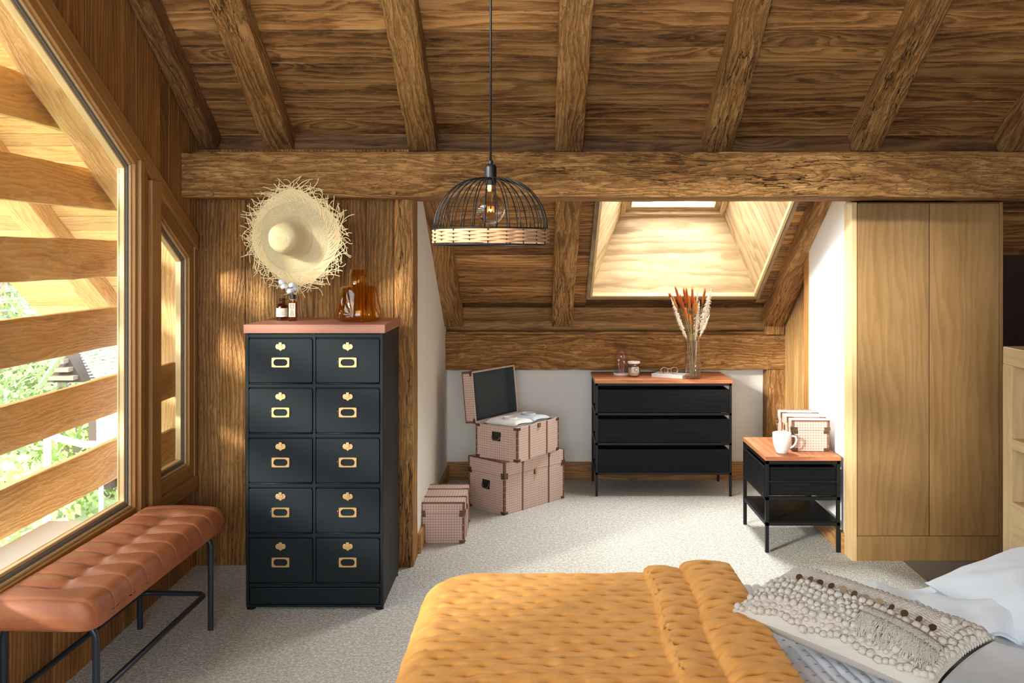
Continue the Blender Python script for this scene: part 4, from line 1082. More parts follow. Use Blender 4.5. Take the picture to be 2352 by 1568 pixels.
make_trunk('trunk', (-.118, 6.02, .3495), R_(56), .50, .345, .228, .085, 'open pink patterned trunk with folded knitwear, on top of the largest trunk', open_=True, strapx=(.27, .70))
make_trunk('trunk', (-.424, 5.447, 0), R_(90.5), .44, .262, .242, .065, 'small pink patterned trunk on the floor against the left plaster wall', handles=False, strapx=(.30, .72))
make_trunk('trunk', (1.535, 5.80, .5565), R_(-92), .385, .215, .180, .058, 'small pink patterned trunk on the bedside table behind the mug', handles=False, strapx=(.32, .74))
def folded(name, loc, rz, L, Wd, H, mt, label, layers=3):
    root = empty(name, loc, rz, label, 'sweater', 'folded knitwear in the open trunk')
    b = B()
    for k in range(layers):
        zc_ = H*(k+.5)/layers; hh = H/layers*.62; sh = random.uniform(-.008, .008)
        def f(u, v, zc_=zc_, hh=hh, sh=sh, k=k):
            th = u*2*PI; ce, se = math.cos(th), math.sin(th)
            e = (v-.5)*2; yy = math.copysign(abs(e)**1, e)*Wd/2
            taper = max(0, 1-abs(e)**8)**.5
            x = math.copysign(abs(ce)**.35, ce)*L/2*(.97+.03*taper)+sh; z = zc_+math.copysign(abs(se)**.8, se)*hh*(taper if abs(e) > .9 else 1)
            nn = mnoise.noise(Vector((x*9, yy*9, k*3.3+loc[0])))*.012
            return (x+nn, yy+nn, max(z+nn*.8*(1 if se > 0 else 0), 0))
        b.grid(40, 26, f, cu=True)
    b.build('knit_body', mt, root, smooth=True)
    b = B(); b.grid(24, 8, lambda u, v: (lambda a: (L*.1+.035*math.cos(a)*(1+.25*v), .045*math.sin(a)*(1+.2*v), H+.004+.012*math.sin(v*PI)))(u*2*PI), cu=True); b.build('collar', mt, root, smooth=True)
random.seed(5)
c56, s56 = math.cos(R_(56)), math.sin(R_(56))
def tp(x, y, z): return (-.118+c56*x-s56*y, 6.02+s56*x+c56*y, .3495+z)
b = B(); b.box(.02, .48, .02, .325, .012, .150); 
o = empty('folded_blanket', tp(0, 0, .003), R_(56), 'grey folded blanket at the bottom of the open trunk', 'blanket'); b.v = [(x, y, z) for x, y, z in b.v]; b.build('cloth', 'knitg', o, bevel=.02, seg=3)
folded('sweater', tp(.135, .17, .155), R_(56), .20, .27, .095, 'knitw', 'white folded sweater nearest the handle end of the open trunk')
folded('sweater', tp(.355, .17, .155), R_(56), .20, .26, .092, 'knitg', 'pale grey folded sweater at the far end of the open trunk')

# ---- dresser
dx0, dx1, dy0, dy1, dh = .4216, 1.404, 6.51, 6.965, .831
dr = empty('black_dresser', ((dx0+dx1)/2, (dy0+dy1)/2, 0), 0, 'low black three-drawer metal dresser with reddish wood top under the roof window', 'dresser')
w2 = (dx1-dx0)/2; d2 = (dy1-dy0)/2
b = B(); b.box(-w2, w2, -d2-.002, d2, dh-.026, dh, 0); b.build('wood_top', 'top', dr, bevel=.0015)
bar = .017; w3 = w2-.006
b = B(); zz = [dh-.026-bar, at(0, 951, 6.51).z-bar/2, at(0, 1019.5, 6.51).z-bar/2, at(0, 1087.5, 6.51).z-bar/2]
for z in zz:
    b.box(-w3, w3, -d2, -d2+bar, z, z+bar); b.box(-w3, -w3+bar, -d2+bar, d2-bar, z, z+bar, 1); b.box(w3-bar, w3, -d2+bar, d2-bar, z, z+bar, 1); b.box(-w3, w3, d2-bar, d2, z, z+bar)
b.build('frame', 'black', dr, bevel=.001)
for x in (-w3, w3-bar):
    for y in (-d2, d2-bar): b = B(); b.box(x, x+bar, y, y+bar, 0, dh-.026, 2); b.build('leg', 'black', dr, bevel=.001)
for (t0, t1) in ((894.7, 947), (962.4, 1015.5), (1031.8, 1084)):
    zt_, zb_ = at(0, t0, 6.51).z, at(0, t1, 6.51).z
    b = B(); xa, xb = -w3+bar+.003, w3-bar-.003
    b.box(xa, xb, -d2+.001, -d2+.016, zb_, zt_); b.box(xa, xa+.012, -d2+.016, d2-.02, zb_, zt_, 1); b.box(xb-.012, xb, -d2+.016, d2-.02, zb_, zt_, 1); b.box(xa, xb, d2-.032, d2-.02, zb_, zt_); b.box(xa, xb, -d2+.016, d2-.03, zb_, zb_+.008)
    d = b.build('drawer', 'blackwood', dr, bevel=.0012)
    b = B()
    for x in (xa+.006, xb-.006): b.lathe([(0, -.004), (.005, -.003), (.006, 0)], (0, 0, 0), 10); m_ = Matrix.Translation((x, -d2+.0005, (zt_+zb_)/2)) @ Matrix.Rotation(PI/2, 4, 'X') @ Matrix.Diagonal((1, 1, -1, 1)); k0 = len(b.v)-30; b.v[k0:] = [tuple(m_ @ Vector(q)) for q in b.v[k0:]]
    b.build('bolt', 'black', d)
# things on the dresser
cl = at(1427, 857, 6.80); cl = Vector((cl.x, 6.80, dh))
cloche = empty('glass_cloche', cl, 0, 'small glass dome with dried pink and cream flowers on the dresser', 'cloche')
b = B(); b.lathe([(0, 0), (.058, 0), (.060, .003), (.060, .010), (.056, .013), (0, .013)], n=40); b.build('wooden_base', 'ceramw', cloche, smooth='auto')
b = B(); pf = [(.050, .013), (.0505, .130)]+[(.0505*math.cos(a), .130+.062*math.sin(a)**.9 if a else .130) for a in [k*PI/2/12 for k in range(1, 12)]]+[(0, .192)]; b.lathe(pf, n=44); b.build('glass_dome', 'cglass', cloche, smooth=True)
random.seed(9); df = empty('dried_flowers', (cl.x, cl.y, dh+.0135), 0, 'tiny dried flowers standing inside the glass dome', 'flowers')
b = B()
tips = []
for k in range(26):
    x = random.uniform(-.028, .030); y = random.uniform(-.02, .02); z = random.uniform(.06, .155); tips.append((x, y, z)); b.tube([(x*.5, y*.5, 0), (x*.8, y, z*.6), (x, y, z)], .0006, 4)
b.build('stem', 'pinkfl', df)
b = B()
for x, y, z in tips[:20]:
    for j in range(6): b.ball((x+random.gauss(0, .003), y+random.gauss(0, .003), z-.012*j*random.random()), .0019, 5)
b.build('pink_flower', 'pinkfl', df)
for x, y, z, r in ((-.020, -.015, .095, .011), (.018, -.018, .085, .009), (.022, -.01, .074, .008), (-.022, -.02, .066, .007)):
    b = B(); b.ball((x, y, z), r, 10, sz=.7); b.tube([(x*.7, y, 0), (x, y, z)], .0008, 4); b.build('cream_flower', 'whitefl', df, smooth=True)
cd = at(1455.5, 862, 6.70); can = empty('candle_jar', (cd.x, 6.69, dh), 0, 'glass candle jar with white lid and printed label, beside the glass dome', 'candle')
b = B(); b.lathe([(0, .002), (.036, .002), (.042, .012), (.0435, .03), (.0435, .092), (.0415, .092), (.0415, .03), (.036, .008), (0, .006)], n=36); b.build('glass_jar', 'cglass', can, smooth=True)
b = B(); b.lathe([(0, .007), (.035, .009), (.0405, .03), (.0405, .066), (0, .068)], n=36); b.build('wax', 'wax', can, smooth='auto')
b = B(); b.lathe([(0, .112), (.043, .112), (.046, .109), (.046, .100), (.043, .096), (.040, .096), (0, .096)], n=36); b.build('lid', 'ceramw', can, smooth='auto')
M['blackwood'].node_tree.nodes['Principled BSDF'].inputs['Specular IOR Level'].default_value = .12
cyl = lambda R0, a, w, z, h: (lambda u, v: (R0*math.sin(a+(u-.5)*w), -R0*math.cos(a+(u-.5)*w), z+h*v))
b = B(); b.grid(14, 2, cyl(.0442, .15, 1.25, .036, .038)); lb = b.build('paper_label', 'labelw', can)
b = B(); b.grid(10, 2, cyl(.0445, .32, .50, .040, .030)); b.grid(3, 2, cyl(.0445, -.12, .05, .040, .028)); b.grid(3, 2, cyl(.0445, -.02, .05, .040, .028)); b.grid(3, 2, cyl(.0445, -.30, .04, .046, .02)); b.build('print', 'stemg', lb)
b = B(); b.grid(8, 2, cyl(.0448, .32, .30, .046, .018)); b.build('emblem', 'labelw', lb)
bk = at(1540, 862, 6.70); bkc = Vector((bk.x, 6.70, dh)); book = empty('white_book', bkc, R_(-28), 'closed white book lying on the dresser under the eyeglasses', 'book')
b = B(); b.box(-.12, .12, -.080, .080, 0, .0025); b.box(-.12, .12, -.080, .080, .0185, .021); b.box(-.12, .12, .0775, .080, 0, .021); b.build('cover', 'paper', book, bevel=.0008)
b = B(); b.box(-.117, .117, -.077, .077, .0025, .0185); b.build('pages', 'labelw', book)
gl_ = empty('eyeglasses', (bkc.x-.012, 6.675, dh+.0215), R_(4), 'round thin gold-rimmed eyeglasses lying on the white book', 'eyeglasses')
for x in (-.066, .066-.0):
    b = B(); ci = [(x*.52+.0235*math.cos(a), 0, .0255+.0235*math.sin(a)) for a in [2*PI*k/40 for k in range(40)]]; ci = [(x+(p[0]-x*.52)*1.08, -.002, p[2]) for p in ci]
    b.tube([(p[0]*.52+x*.0, p[1], p[2]) if False else (x*.55+(p[0]-x), p[1], p[2]) for p in ci], .0024, 7, closed=True); rim = b.build('rim', 'gold', gl_, smooth=True)
    b = B(); b.prism([(x*.55+.0245*math.cos(a), .0255+.023*math.sin(a)) for a in [2*PI*k/32 for k in range(32)]], 1, -.0025, -.0015); b.build('lens', 'cglass', rim)
    sx = math.copysign(1, x)
    b = B(); b.tube([(x*.55+sx*.026, -.002, .034), (x*.55+sx*.030, .004, .034), (x*.55+sx*.024, .045, .022), (x*.55+sx*.0, .085, .006), (x*.55-sx*.01, .10, .002)], .0022, 6); b.build('temple', 'gold', gl_, smooth=True)
b = B(); b.tube([(-.0125, -.002, .030), (-.006, -.003, .036), (.006, -.003, .036), (.0125, -.002, .030)], .0024, 6); b.build('bridge', 'gold', gl_, smooth=True)
BY = 6.578
gv = at(1592, 864, BY); gvc = Vector((gv.x, BY, dh))
b = B(); b.lathe([(0, .001), (.054, .001), (.056, .004), (.056, .280), (.054, .280), (.0535, .014), (0, .012)], n=48)
tag(b.build('glass_vase', 'cglass', smooth='auto', loc=gvc), 'tall clear glass cylinder vase on the right of the dresser', 'vase')
# dried bouquet: each reed and plume is a thing
random.seed(21)
def P2W(px, py, dy=0): return at(px, py, BY+dy)
reeds = [(1551, 657, 36, 'reed', 'leftmost tall rust reed head'), (1570, 660, 32, 'reed', 'rust reed head at the top centre, left one'), (1576, 660, 34, 'reed', 'rust reed head at the top centre, right one'), (1590, 660, 32, 'reed', 'rust reed head leaning slightly right of centre'), (1620, 662, 32, 'reed', 'lone rust reed head leaning far right'), (1561, 674, 34, 'reed', 'second row rust reed head, at the left'), (1544, 678, 30, 'reedo', 'orange reed head half behind the left plume'), (1583, 676, 30, 'reedo', 'orange reed head in the middle of the bunch'), (1594, 680, 30, 'reedo', 'orange reed head just right of the middle'), (1567, 690, 34, 'reed', 'low rust reed head in the left half'), (1574, 706, 26, 'reedo', 'low orange reed head near the glass rim'), (1600, 690, 26, 'reedo', 'orange reed head beside the large white plume'), (1585, 724, 20, 'reedo', 'lowest orange reed head, just above the glass'), (1537, 673, 10, 'reed', 'tiny rust reed tip at the far left')]
for px, py, ln, mt, l in reeds:
    dy = random.uniform(-.06, .0); tip = P2W(px, py, dy)-gvc; foot = Vector((random.uniform(-.02, .02), random.uniform(-.02, .02), .02)); neck = Vector((tip.x*.22, tip.y*.3, .28))
    d = (tip-neck).normalized(); L = ln*BY/F*1.25; base = tip-d*L
    root = empty('dried_reed', gvc+Vector((foot.x, foot.y, .016)), 0, l+' of the bouquet in the glass vase', 'dried grass', 'dried bouquet in the glass vase'); o = Vector((foot.x, foot.y, .016))
    b = B(); b.tube([foot-o, neck-o, base-o, base+d*.02-o], .0016, 5); b.build('stem', random.choice(['stemg', 'stemt']), root, smooth=True)
    b = B(); rr = .0088 if mt == 'reed' else .0075
    b.tube([base-o+d*(L*k/9) for k in range(10)], lambda q, rr=rr: rr*max(.12, (1-abs(2*q-1)**3.2)), 9)
    for k in range(150):
        f = random.uniform(.02, 1); a = random.uniform(0, 6.28); c_ = base-o+d*(L*f); s1 = d.orthogonal().normalized(); s2 = d.cross(s1); rd = s1*math.cos(a)+s2*math.sin(a)
        b.tube([c_+rd*rr*.7, c_+rd*rr*1.35+d*.004], .0005, 3)
    b.build('seed_head', mt, root, smooth=True)
plumes = [(1634, 662, 'broad white plume at the upper right', 1.5, 95), (1541, 682, 'narrow cream plume at the far left', .9, 88), (1606, 690, 'tall cream plume standing beside the reeds', 1.1, 82), (1630, 722, 'thin drooping cream plume at the right', .6, 50), (1551, 716, 'low cream plume left of the stems', .8, 60), (1603, 662, 'thin white wisp behind the reeds', .5, 50)]
for px, py, l, wd, ln in plumes:
    dy = random.uniform(-.07, -.01); tip = P2W(px, py, dy)-gvc; foot = Vector((random.uniform(-.02, .02), random.uniform(-.02, .02), .02)); neck = Vector((tip.x*.30, tip.y*.3, .275))
    o = Vector((foot.x, foot.y, .016)); root = empty('pampas_plume', gvc+o, 0, l+' of the bouquet in the glass vase', 'dried grass', 'dried bouquet in the glass vase')
    b = B(); b.tube([foot-o, neck-o, (neck+tip)/2-o, tip-o], .0015, 5); b.build('stem', 'stemt', root, smooth=True)
    b = B(); L = ln*BY/F*1.1; d = (tip-neck).normalized()
    for k in range(int(520*wd)):
        f = random.uniform(0, 1)**.8; c_ = tip-o-d*(L*(1-f)); w = .020*wd*math.sin(PI*min(1, f*.86+.12))
        rd = Vector((random.gauss(0, 1), random.gauss(0, 1), random.gauss(-.2, .6))).normalized(); e = c_+rd*w*random.uniform(.4, 1.3)+Vector((0, 0, -.006))
        b.tube([c_, (c_+e)/2+Vector((0, 0, .004)), e], lambda q: .0016*(1-q)+.0006, 3)
    b.build('plume', 'pampas', root, kind='stuff')

# ---- bedside table
tx0, tx1, ty0, ty1, th = 1.327, 1.758, 5.273, 5.845, .554
bt = empty('bedside_table', ((tx0+tx1)/2, (ty0+ty1)/2, 0), 0, 'black metal bedside table with wooden top and open lower shelf', 'table')
w2 = (tx1-tx0)/2; d2 = (ty1-ty0)/2; bar = .020
b = B(); b.box(-w2-.001, w2+.004, -d2-.002, d2, th-.024, th, 1); b.build('wood_top', 'top', bt, bevel=.0015)
b = B()
for z in (th-.024-bar, .302, .155):
    b.box(-w2, w2, -d2, -d2+bar, z, z+bar); b.box(-w2, -w2+bar, -d2+bar, d2-bar, z, z+bar, 1); b.box(w2-bar, w2, -d2+bar, d2-bar, z, z+bar, 1); b.box(-w2, w2, d2-bar, d2, z, z+bar)
b.box(-w2+bar, w2-bar, -d2+.002, -d2+.012, .405, .415)
b.build('frame', 'black', bt, bevel=.001)
for x in (-w2, w2-bar):
    for y in (-d2, d2-bar): b = B(); b.box(x, x+bar, y, y+bar, 0, th-.024, 2); b.build('leg', 'black', bt, bevel=.001)
b = B(); b.box(-w2+.006, w2-.006, -d2+.006, d2-.006, .168, .180, 1); b.build('lower_shelf', 'blackwood', bt)
b = B(); z0_, z1_ = .325, .490
b.box(-w2-.004, -w2+.012, -d2+bar, d2-bar, z0_-.012, z1_, 1); b.box(-w2+.02, w2-.022, -d2+.014, -d2+.026, z0_, z1_); b.box(-w2+.02, w2-.022, d2-.026, d2-.014, z0_, z1_); b.box(w2-.034, w2-.022, -d2+.026, d2-.026, z0_, z1_, 1); b.box(-w2+.012, w2-.03, -d2+.02, d2-.02, z0_, z0_+.008)
b.build('drawer', 'blackwood', bt, bevel=.0015)
mg = at(1795, 1037, 5.375); mug = empty('ribbed_mug', (mg.x+.002, 5.375, th), 0, 'white ribbed porcelain mug on the corner of the bedside table', 'mug')
b = B(); pf = [(0, .004), (.026, .004), (.029, 0), (.032, .002), (.040, .022), (.049, .055), (.053, .085), (.0535, .118), (.052, .1195), (.0505, .118), (.050, .085), (.046, .055), (.037, .024), (.028, .010), (0, .009)]
n0 = 96; b.lathe(pf, n=n0); m = len(pf)
for a in range(n0):
    for k in range(3, 8):
        x, y, z = b.v[a*m+k]; s_ = 1+(.012*math.cos(a/n0*2*PI*32) if .012 < z < .105 else 0); b.v[a*m+k] = (x*s_, y*s_, z)
b.build('cup', 'ceramic', mug, smooth=True)
b = B(); hpnt = [(.047, -.012, .094), (.058, -.02, .103), (.074, -.026, .100), (.079, -.028, .082), (.073, -.026, .060), (.060, -.022, .042), (.047, -.016, .034), (.038, -.012, .033)]
b.tube(hpnt, .0055, 9); b.build('handle', 'ceramic', mug, smooth=True)

# ---- wardrobe
wr = empty('oak_wardrobe', (2.2, 5.4, 0), 0, 'tall built-in oak wardrobe with two plain doors under the beam', 'wardrobe'); iv = Vector((2.2, 5.4, 0))
WH = 2.012; wy = 5.13; Xa = 1.775; q = lambda px: (px-VX)*wy/F
b = B(); b.box(Xa, q(1968), wy, 5.258, 0, WH, 2, 1.25); loc_(b, iv).build('side_panel', 'oakl', wr, bevel=.001)
b = B(); b.box(XW+.04, q(2296), wy+.022, 5.75, .10, WH, 2, .8); loc_(b, iv).build('carcass', 'oak', wr)
b = B(); b.box(q(2296), q(2304), wy, 5.75, 0, WH, 2, .95); loc_(b, iv).build('end_panel', 'oak', wr, bevel=.001)
zp = CH-(1230-VY)*wy/F
b = B(); b.box(q(1968)+.001, q(2296)-.001, wy+.001, wy+.02, 0, zp-.003, 2, .98); loc_(b, iv).build('plinth', 'oak', wr, bevel=.001)
for xa, xb in ((1969.5, 2134), (2136, 2295)):
    b = B(); b.box(q(xa), q(xb), wy+.001, wy+.02, zp, WH-.008, 2, rt(.05)); loc_(b, iv).build('door', 'oak', wr, bevel=.0015)
# ---- headboard shelf
hx, hy1, hh = 1.85, 3.62, 1.352
hs = empty('headboard_shelf', (hx+.15, 2.6, 0), 0, 'light oak headboard unit with open niches at the right edge', 'headboard'); iv = Vector((hx+.15, 2.6, 0)); hy0 = 1.3
b = B(); b.box(hx, hx+.32, hy1-.066, hy1, 0, hh-.07, 2); loc_(b, iv).build('side_panel', 'oakl', hs, bevel=.002)
b = B(); b.box(hx, hx+.32, hy0, hy1, hh-.07, hh, 1); loc_(b, iv).build('top_panel', 'oakl', hs, bevel=.004)
b = B(); b.box(hx, hx+.30, hy0, hy1-.066, .960, .999, 1); loc_(b, iv).build('shelf', 'oakl', hs, bevel=.001)
b = B(); b.box(hx, hx+.32, hy0, hy1-.066, 0, .754, 1); loc_(b, iv).build('lower_panel', 'oakl', hs, bevel=.001)
b = B(); b.box(hx+.28, hx+.32, hy0, hy1-.066, .754, hh-.07, 1); loc_(b, iv).build('back_panel', 'oak', hs)
b = B(); b.box(hx, hx+.32, hy0-.04, hy0, 0, hh, 2); loc_(b, iv).build('side_panel', 'oakl', hs)

# ------------------------------------------------------------------ BED
bed = empty('bed', (.75, 2.45, 0), 0, 'wide double bed carrying the mustard quilt and white bedding', 'bed'); iv = Vector((.75, 2.45, 0))
b = B(); b.box(-.30, 1.83, 1.64, 3.26, .06, .26, 0, .5); loc_(b, iv).build('bed_base', 'oak', bed, bevel=.01)
b = B(); b.box(-.31, 1.83, 1.62, 3.28, .265, .50); loc_(b, iv).build('mattress', 'linen', bed, bevel=.04, seg=4)
def bend(e, flat, R):
    if e <= flat: return e, 0
    a = (e-flat)/R
    if a < PI/2: return flat+R*math.sin(a), R*(1-math.cos(a))
    return flat+R, R+(e-flat-R*PI/2)
def drape(s, t, x0, y1, top, flat, R):
    ex = max(0, x0-s); ey = max(0, t-y1)
    if ex > 0 and ey > 0:
        e = math.hypot(ex, ey); h_, v_ = bend(e, flat, R); return Vector((x0-ex/e*h_, y1+ey/e*h_, top-v_))
    hx_, vx = bend(ex, flat, R); hy_, vy = bend(ey, flat, R)
    return Vector((min(s, 1e9) if ex == 0 else x0-hx_, t if ey == 0 else y1+hy_, top-vx-vy))
def displaced(b, nu, nv, base, disp, uvf=None):
    P = np.array([[tuple(base(a/(nu-1), c/(nv-1))) for c in range(nv)] for a in range(nu)])
    du = np.gradient(P, axis=0); dv = np.gradient(P, axis=1); N = np.cross(du, dv); N /= np.maximum(np.linalg.norm(N, axis=2, keepdims=True), 1e-9)
    D = np.array([[disp(a/(nu-1), c/(nv-1)) for c in range(nv)] for a in range(nu)])[..., None]
    Q = P+N*D; i0 = len(b.v); b.v += [tuple(q) for q in Q.reshape(-1, 3)]
    for a in range(nu-1):
        for c in range(nv-1):
            b.face((i0+a*nv+c, i0+(a+1)*nv+c, i0+(a+1)*nv+c+1, i0+a*nv+c+1), [(a*.01, c*.01), (a*.01+.01, c*.01), (a*.01+.01, c*.01+.01), (a*.01, c*.01+.01)])
    return b
random.seed(33)
QS0, QS1, QT0, QT1 = -.74, .715, 1.55, 3.74
DXs, DYs = .092, .052
jit = {}
def J(i, j):
    if (i, j) not in jit: jit[(i, j)] = (random.uniform(-.012, .012), random.uniform(-.007, .007), random.uniform(.7, 1.25))
    return jit[(i, j)]
def dimple(s, t, rot=0):
    if rot: s, t = s*math.cos(rot)-t*math.sin(rot), s*math.sin(rot)+t*math.cos(rot)
    j0 = math.floor(t/DYs); h_ = 0
    for j in (j0-1, j0, j0+1, j0+2):
        i0 = math.floor(s/DXs-(.5 if j % 2 else 0))
        for i in (i0-1, i0, i0+1, i0+2):
            jx, jy, k = J(i, j); dx = s-(i+(.5 if j % 2 else 0))*DXs-jx; dy = t-j*DYs-jy
            h_ -= k*.0120*math.exp(-math.sqrt((dx/.017)**2+(dy/.012)**2)*1.25)
            h_ -= k*.0042*math.exp(-(dx/.042)**2-(dy/.007)**2)
    h_ += .0042*mnoise.noise(Vector((s*7, t*30, 2)))+.0022*mnoise.noise(Vector((s*22, t*60, 5)))+.004*mnoise.noise(Vector((s*3, t*5, 8)))
    return h_
folds = [(.385, .535, .026), (.515, .725, .032)]
def qbase(u, v):
    s = QS0+(QS1-QS0)*u; t = QT0+(QT1-QT0)*v
    p = drape(s, t, -.19, 3.16, .572, .11, .10)
    return p
def qdisp(u, v):
    s = QS0+(QS1-QS0)*u; t = QT0+(QT1-QT0)*v; w = .010*math.sin(t*4.2+.5)+.005*math.sin(t*11)
    a = 0
    for k, (f0, f1, hh_) in enumerate(folds):
        c_ = (f0+f1)/2+w*(1 if k else .7); hw_ = (f1-f0)/2; q = (s-c_)/hw_
        if abs(q) < 1:
            prof_ = (1-abs(q)**2.6)**.5; lean = 1-.25*q
            a = max(a, hh_*prof_*lean+(.012 if k else 0))
    if s > .70: a -= .05*(s-.70)/.015
    return a+dimple(s, t+(.03 if s > .40 else 0), -.18 if s > .40+w else 0)
b = B(); nu, nv = 330, 420
displaced(b, nu, nv, qbase, qdisp)
quilt = tag(b.build('mustard_quilt', 'quilt', smooth=True), 'mustard yellow tufted quilt folded over on the foot of the bed', 'quilt')
# pintucked white cover
def cb(u, v):
    s = .60+.52*u; t = 1.55+2.1*v; return drape(s, t, -5, 3.17, .522, .10, .09)
def cd_(u, v):
    s = .60+.52*u; t = 1.55+2.1*v; w = .03*math.sin(t*2.6+.4)+.012*math.sin(t*7)
    q = (s+w)/.034; r_ = q-math.floor(q); edge = -.03*max(0, (s-1.05)/.07)
    return .011*math.sqrt(max(0, 1-(2*r_-1)**2))-.004+.004*mnoise.noise(Vector((s*18, t*14, 1)))+.010*mnoise.noise(Vector((s*5, t*4, 6)))+edge
b = B(); displaced(b, 150, 200, cb, cd_); cover = tag(b.build('pintucked_bedspread', 'linenb', smooth=True), 'white pintucked cotton bedspread showing between quilt and sheet', 'bedspread')
b = B()
for k in range(9):
    for j in range(26):
        s = .72+.034*1.0*k; t = 1.9+.052*j+.02*(k % 2)
        w = .03*math.sin(t*2.6+.4)+.012*math.sin(t*7); sg = (round((s+w)/.034-.5)+.5)*.034-w
        if not .70 < sg < 1.04 or t > 3.1: continue
        u = (sg-.60)/.52; v = (t-1.55)/2.1; p = cb(u, v)+Vector((0, 0, cd_(u, v)+.0012))
        for a in range(3):
            an = a*PI/3+.3; dx, dy = .006*math.cos(an), .006*math.sin(an); b.tube([(p.x-dx, p.y-dy, p.z), (p.x+dx, p.y+dy, p.z)], .0006, 3)
b.build('embroidered_crosses', 'cross', cover, kind='stuff')
def sb_(u, v):
    s = .95+.90*u; t = 1.55+2.1*v; return drape(s, t, -5, 3.17, .528, .10, .09)
def sd_(u, v):
    s = .95+.90*u; t = 1.55+2.1*v
    f1 = .016*math.sin((s*2.2+t*.9)*6+2*mnoise.noise(Vector((s*2, t*2, 0))))
    f2 = .020*mnoise.noise(Vector((s*3.5+t*1.5, t*2.2, 4)))+.006*mnoise.noise(Vector((s*14, t*9, 2)))
    rg = -abs(mnoise.noise(Vector((s*3.1-t*1.4, t*1.7+s, 11))))*.030+.010
    return f1*.5+f2+rg-(.02 if u < .03 else 0)
b = B(); displaced(b, 130, 190, sb_, sd_); tag(b.build('white_sheet', 'linen', smooth=True), 'smooth bluish white sheet beside the tasselled cushion', 'sheet')
# pillow at the headboard
def pillow(name, c, L, Wd, T, rz, tilt, mt, label, seedv, cat='pillow'):
    root = empty(name, c, rz, label, cat); root.rotation_euler = (tilt[0], tilt[1], rz); b = B()
    for sg in (1, -1):
        def f(u, v, sg=sg):
            a = (u-.5)*2; e = (v-.5)*2; th = (max(0, 1-abs(a)**2.6)**.55)*(max(0, 1-abs(e)**2.6)**.55)
            x = a*L/2*(1-.05*(1-abs(e)**2)); y = e*Wd/2*(1-.07*(1-abs(a)**2)); n_ = mnoise.noise(Vector((x*6, y*6, seedv)))*.018+mnoise.noise(Vector((x*17, y*15, seedv)))*.005-abs(mnoise.noise(Vector((x*9, y*4, seedv+3))))*.02
            return (x, y, sg*(T/2*th)+(n_*th if sg > 0 else 0))
        b.grid(56, 44, f, flip=(sg < 0))
    b.build('pillowcase', mt, root, smooth=True); return root
pillow('white_pillow', (1.68, 2.96, .600), .50, .70, .20, R_(8), (0, R_(-14), 0), 'linen', 'plump white pillow lying against the oak headboard', 3)
pillow('white_pillow', (1.64, 2.28, .61), .48, .66, .19, R_(-6), (0, R_(-14), 0), 'linen', 'white pillow nearer the camera, mostly outside the picture', 9)
b = B()
def ruf(u, v):
    x = 1.30+.36*u; y = 3.16-.34*v-.10*u; z = .540+.055*math.sin(PI*v)*min(1, u*3)+.012*min(1, u*4)*mnoise.noise(Vector((u*5, v*4, 1)))+.016*min(1, u*3)*math.sin(u*9+v*5)
    return (x, y, z)
b.grid(46, 34, ruf); b.grid(46, 34, lambda u, v: tuple(Vector(ruf(u, v))-Vector((0, 0, .012))), flip=True)
tag(b.build('crumpled_pillowcase', 'linen', smooth=True), 'crumpled white fabric corner in front of the plump pillow', 'linen')
# ---- tasselled cushion
CL, CWd, CT = .665, .31, .15
cA = Vector((.925, 2.655, .640))
cu = empty('tasselled_cushion', cA, R_(-55), 'long ecru crochet cushion with pompoms, tassels and coins on the bed', 'cushion')
cu.rotation_euler = (R_(0), R_(0), R_(-52))
cu.rotation_euler = (Matrix.Rotation(R_(-55), 3, 'Z') @ Matrix.Rotation(R_(13), 3, 'X')).to_euler()
def cz(a, e): return CT/2*(max(0, 1-abs(a)**3.0)**.55)*(max(0, 1-abs(e)**2.6)**.55)
def cpos(a, e, sg=1):
    ear = 1+.03*abs(a)**4*abs(e)**4
    return Vector((a*CL/2*(1-.035*(1-e*e))*ear, e*CWd/2*(1-.06*(1-a*a))*ear, sg*cz(a, e)))
b = B(); b.grid(60, 40, lambda u, v: cpos((u-.5)*2, (v-.5)*2, -1), flip=True); b.grid(60, 12, lambda u, v: cpos((u-.5)*2, -1+.30*v, 1)); body = b.build('velvet_back', 'velvet', cu, smooth=True)
def rib(u, v):
    a = (u-.5)*2*.995; e = -.92+1.915*v; p = cpos(a, e, 1); y = p.y; x = p.x
    k = max(0, min(1, (e-.05)/.1)); st = .0028*math.sin((y+.010*abs(((x*9) % 1)-.5)*2)*560)*k
    return p+Vector((0, 0, .003+st+.0012*math.sin(x*420)*k))
b = B(); b.grid(220, 150, rib); b.build('knitted_cover', 'knit', cu, smooth=True)
random.seed(44)
b = B()
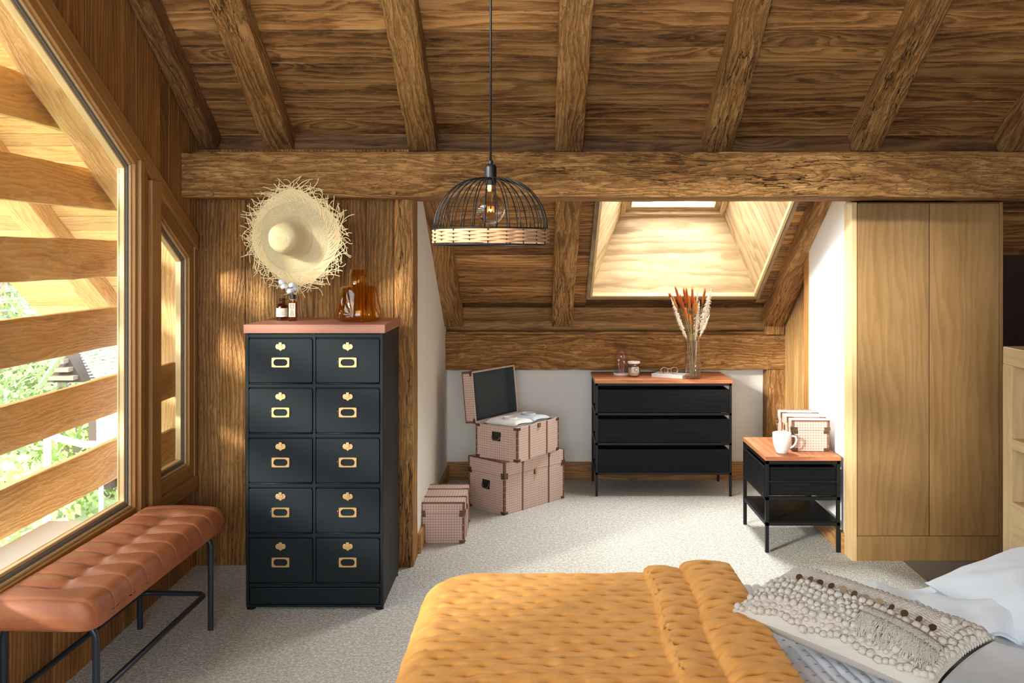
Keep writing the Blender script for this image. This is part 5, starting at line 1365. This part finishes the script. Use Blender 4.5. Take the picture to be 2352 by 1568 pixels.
def onc(a, e, lift=0):
    p = cpos(a, e, 1); return p+Vector((0, 0, lift+.003))
def pom(a, e, r, sx=1.0):
    p = onc(a, e, r*.25); b.ball(p, r, 10, sx=sx*random.uniform(.9, 1.15), sy=random.uniform(1.0, 1.3), sz=.85)
for row, (e, n, r) in enumerate(((-.90, 28, .0115), (-.66, 23, .0115), (-.43, 25, .0100), (-.20, 24, .0115), (.02, 25, .0105), (-.78, 24, .008), (-.31, 22, .008), (-.54, 30, .007), (-.08, 30, .007))):
    for k in range(n):
        a = -.93+1.86*(k+.5*(row % 2)+random.uniform(-.15, .15))/n
        if a > .30 and -.72 < e < -.10 and random.random() < .75: continue
        pom(a, e+random.uniform(-.03, .03)+.03*math.sin(a*9), r*random.uniform(.85, 1.15))
for k in range(26): pom(.90+.06*random.random(), -.8+1.7*k/25, .012)
for k in range(10): pom(.70+.2*random.random(), .55+.4*random.random(), .011)
for k in range(34):
    a = -.92+1.84*k/33; pom(a, .90+.02*math.sin(k), .0085, 1.3)
b.build('pompoms', 'knit', cu, smooth=True, kind='stuff')
b = B()
for k in range(520):
    e0 = random.choice([-.12, -.30, -.12]); a = random.uniform(.22, .93); p = onc(a, e0, .012); pts = [p]; ln = random.uniform(.28, .55); dx = random.gauss(.03, .03)
    for j in range(1, 7):
        f = j/6; e = e0-ln*f; aa = a+dx*f+.012*math.sin(f*7+k); q = onc(min(.99, aa), max(-1.0, e), .013*(1-f*.5)+random.uniform(0, .003)); pts.append(q)
    b.tube(pts, .00135, 4)
b.build('tassels', 'knit', cu, smooth=True, kind='stuff')
coin0 = None
for k in range(12):
    a = -.62+1.5*k/12; e = .14+.02*math.sin(k*2); p = onc(a, e, .008)
    if coin0 is None:
        c_ = B(); c_.lathe([(0, .0008), (.0105, .0008), (.0105, -.0004), (0, -.0004)], n=18); coin0 = c_.build('coin', 'agedbrass', cu, smooth='auto'); coin0.location = p; coin0.rotation_euler = (.5, .2, 0)
    else:
        d = dup(coin0, p, parent=cu); d.rotation_euler = (.3+.5*random.random(), random.uniform(-.5, .5), 0)
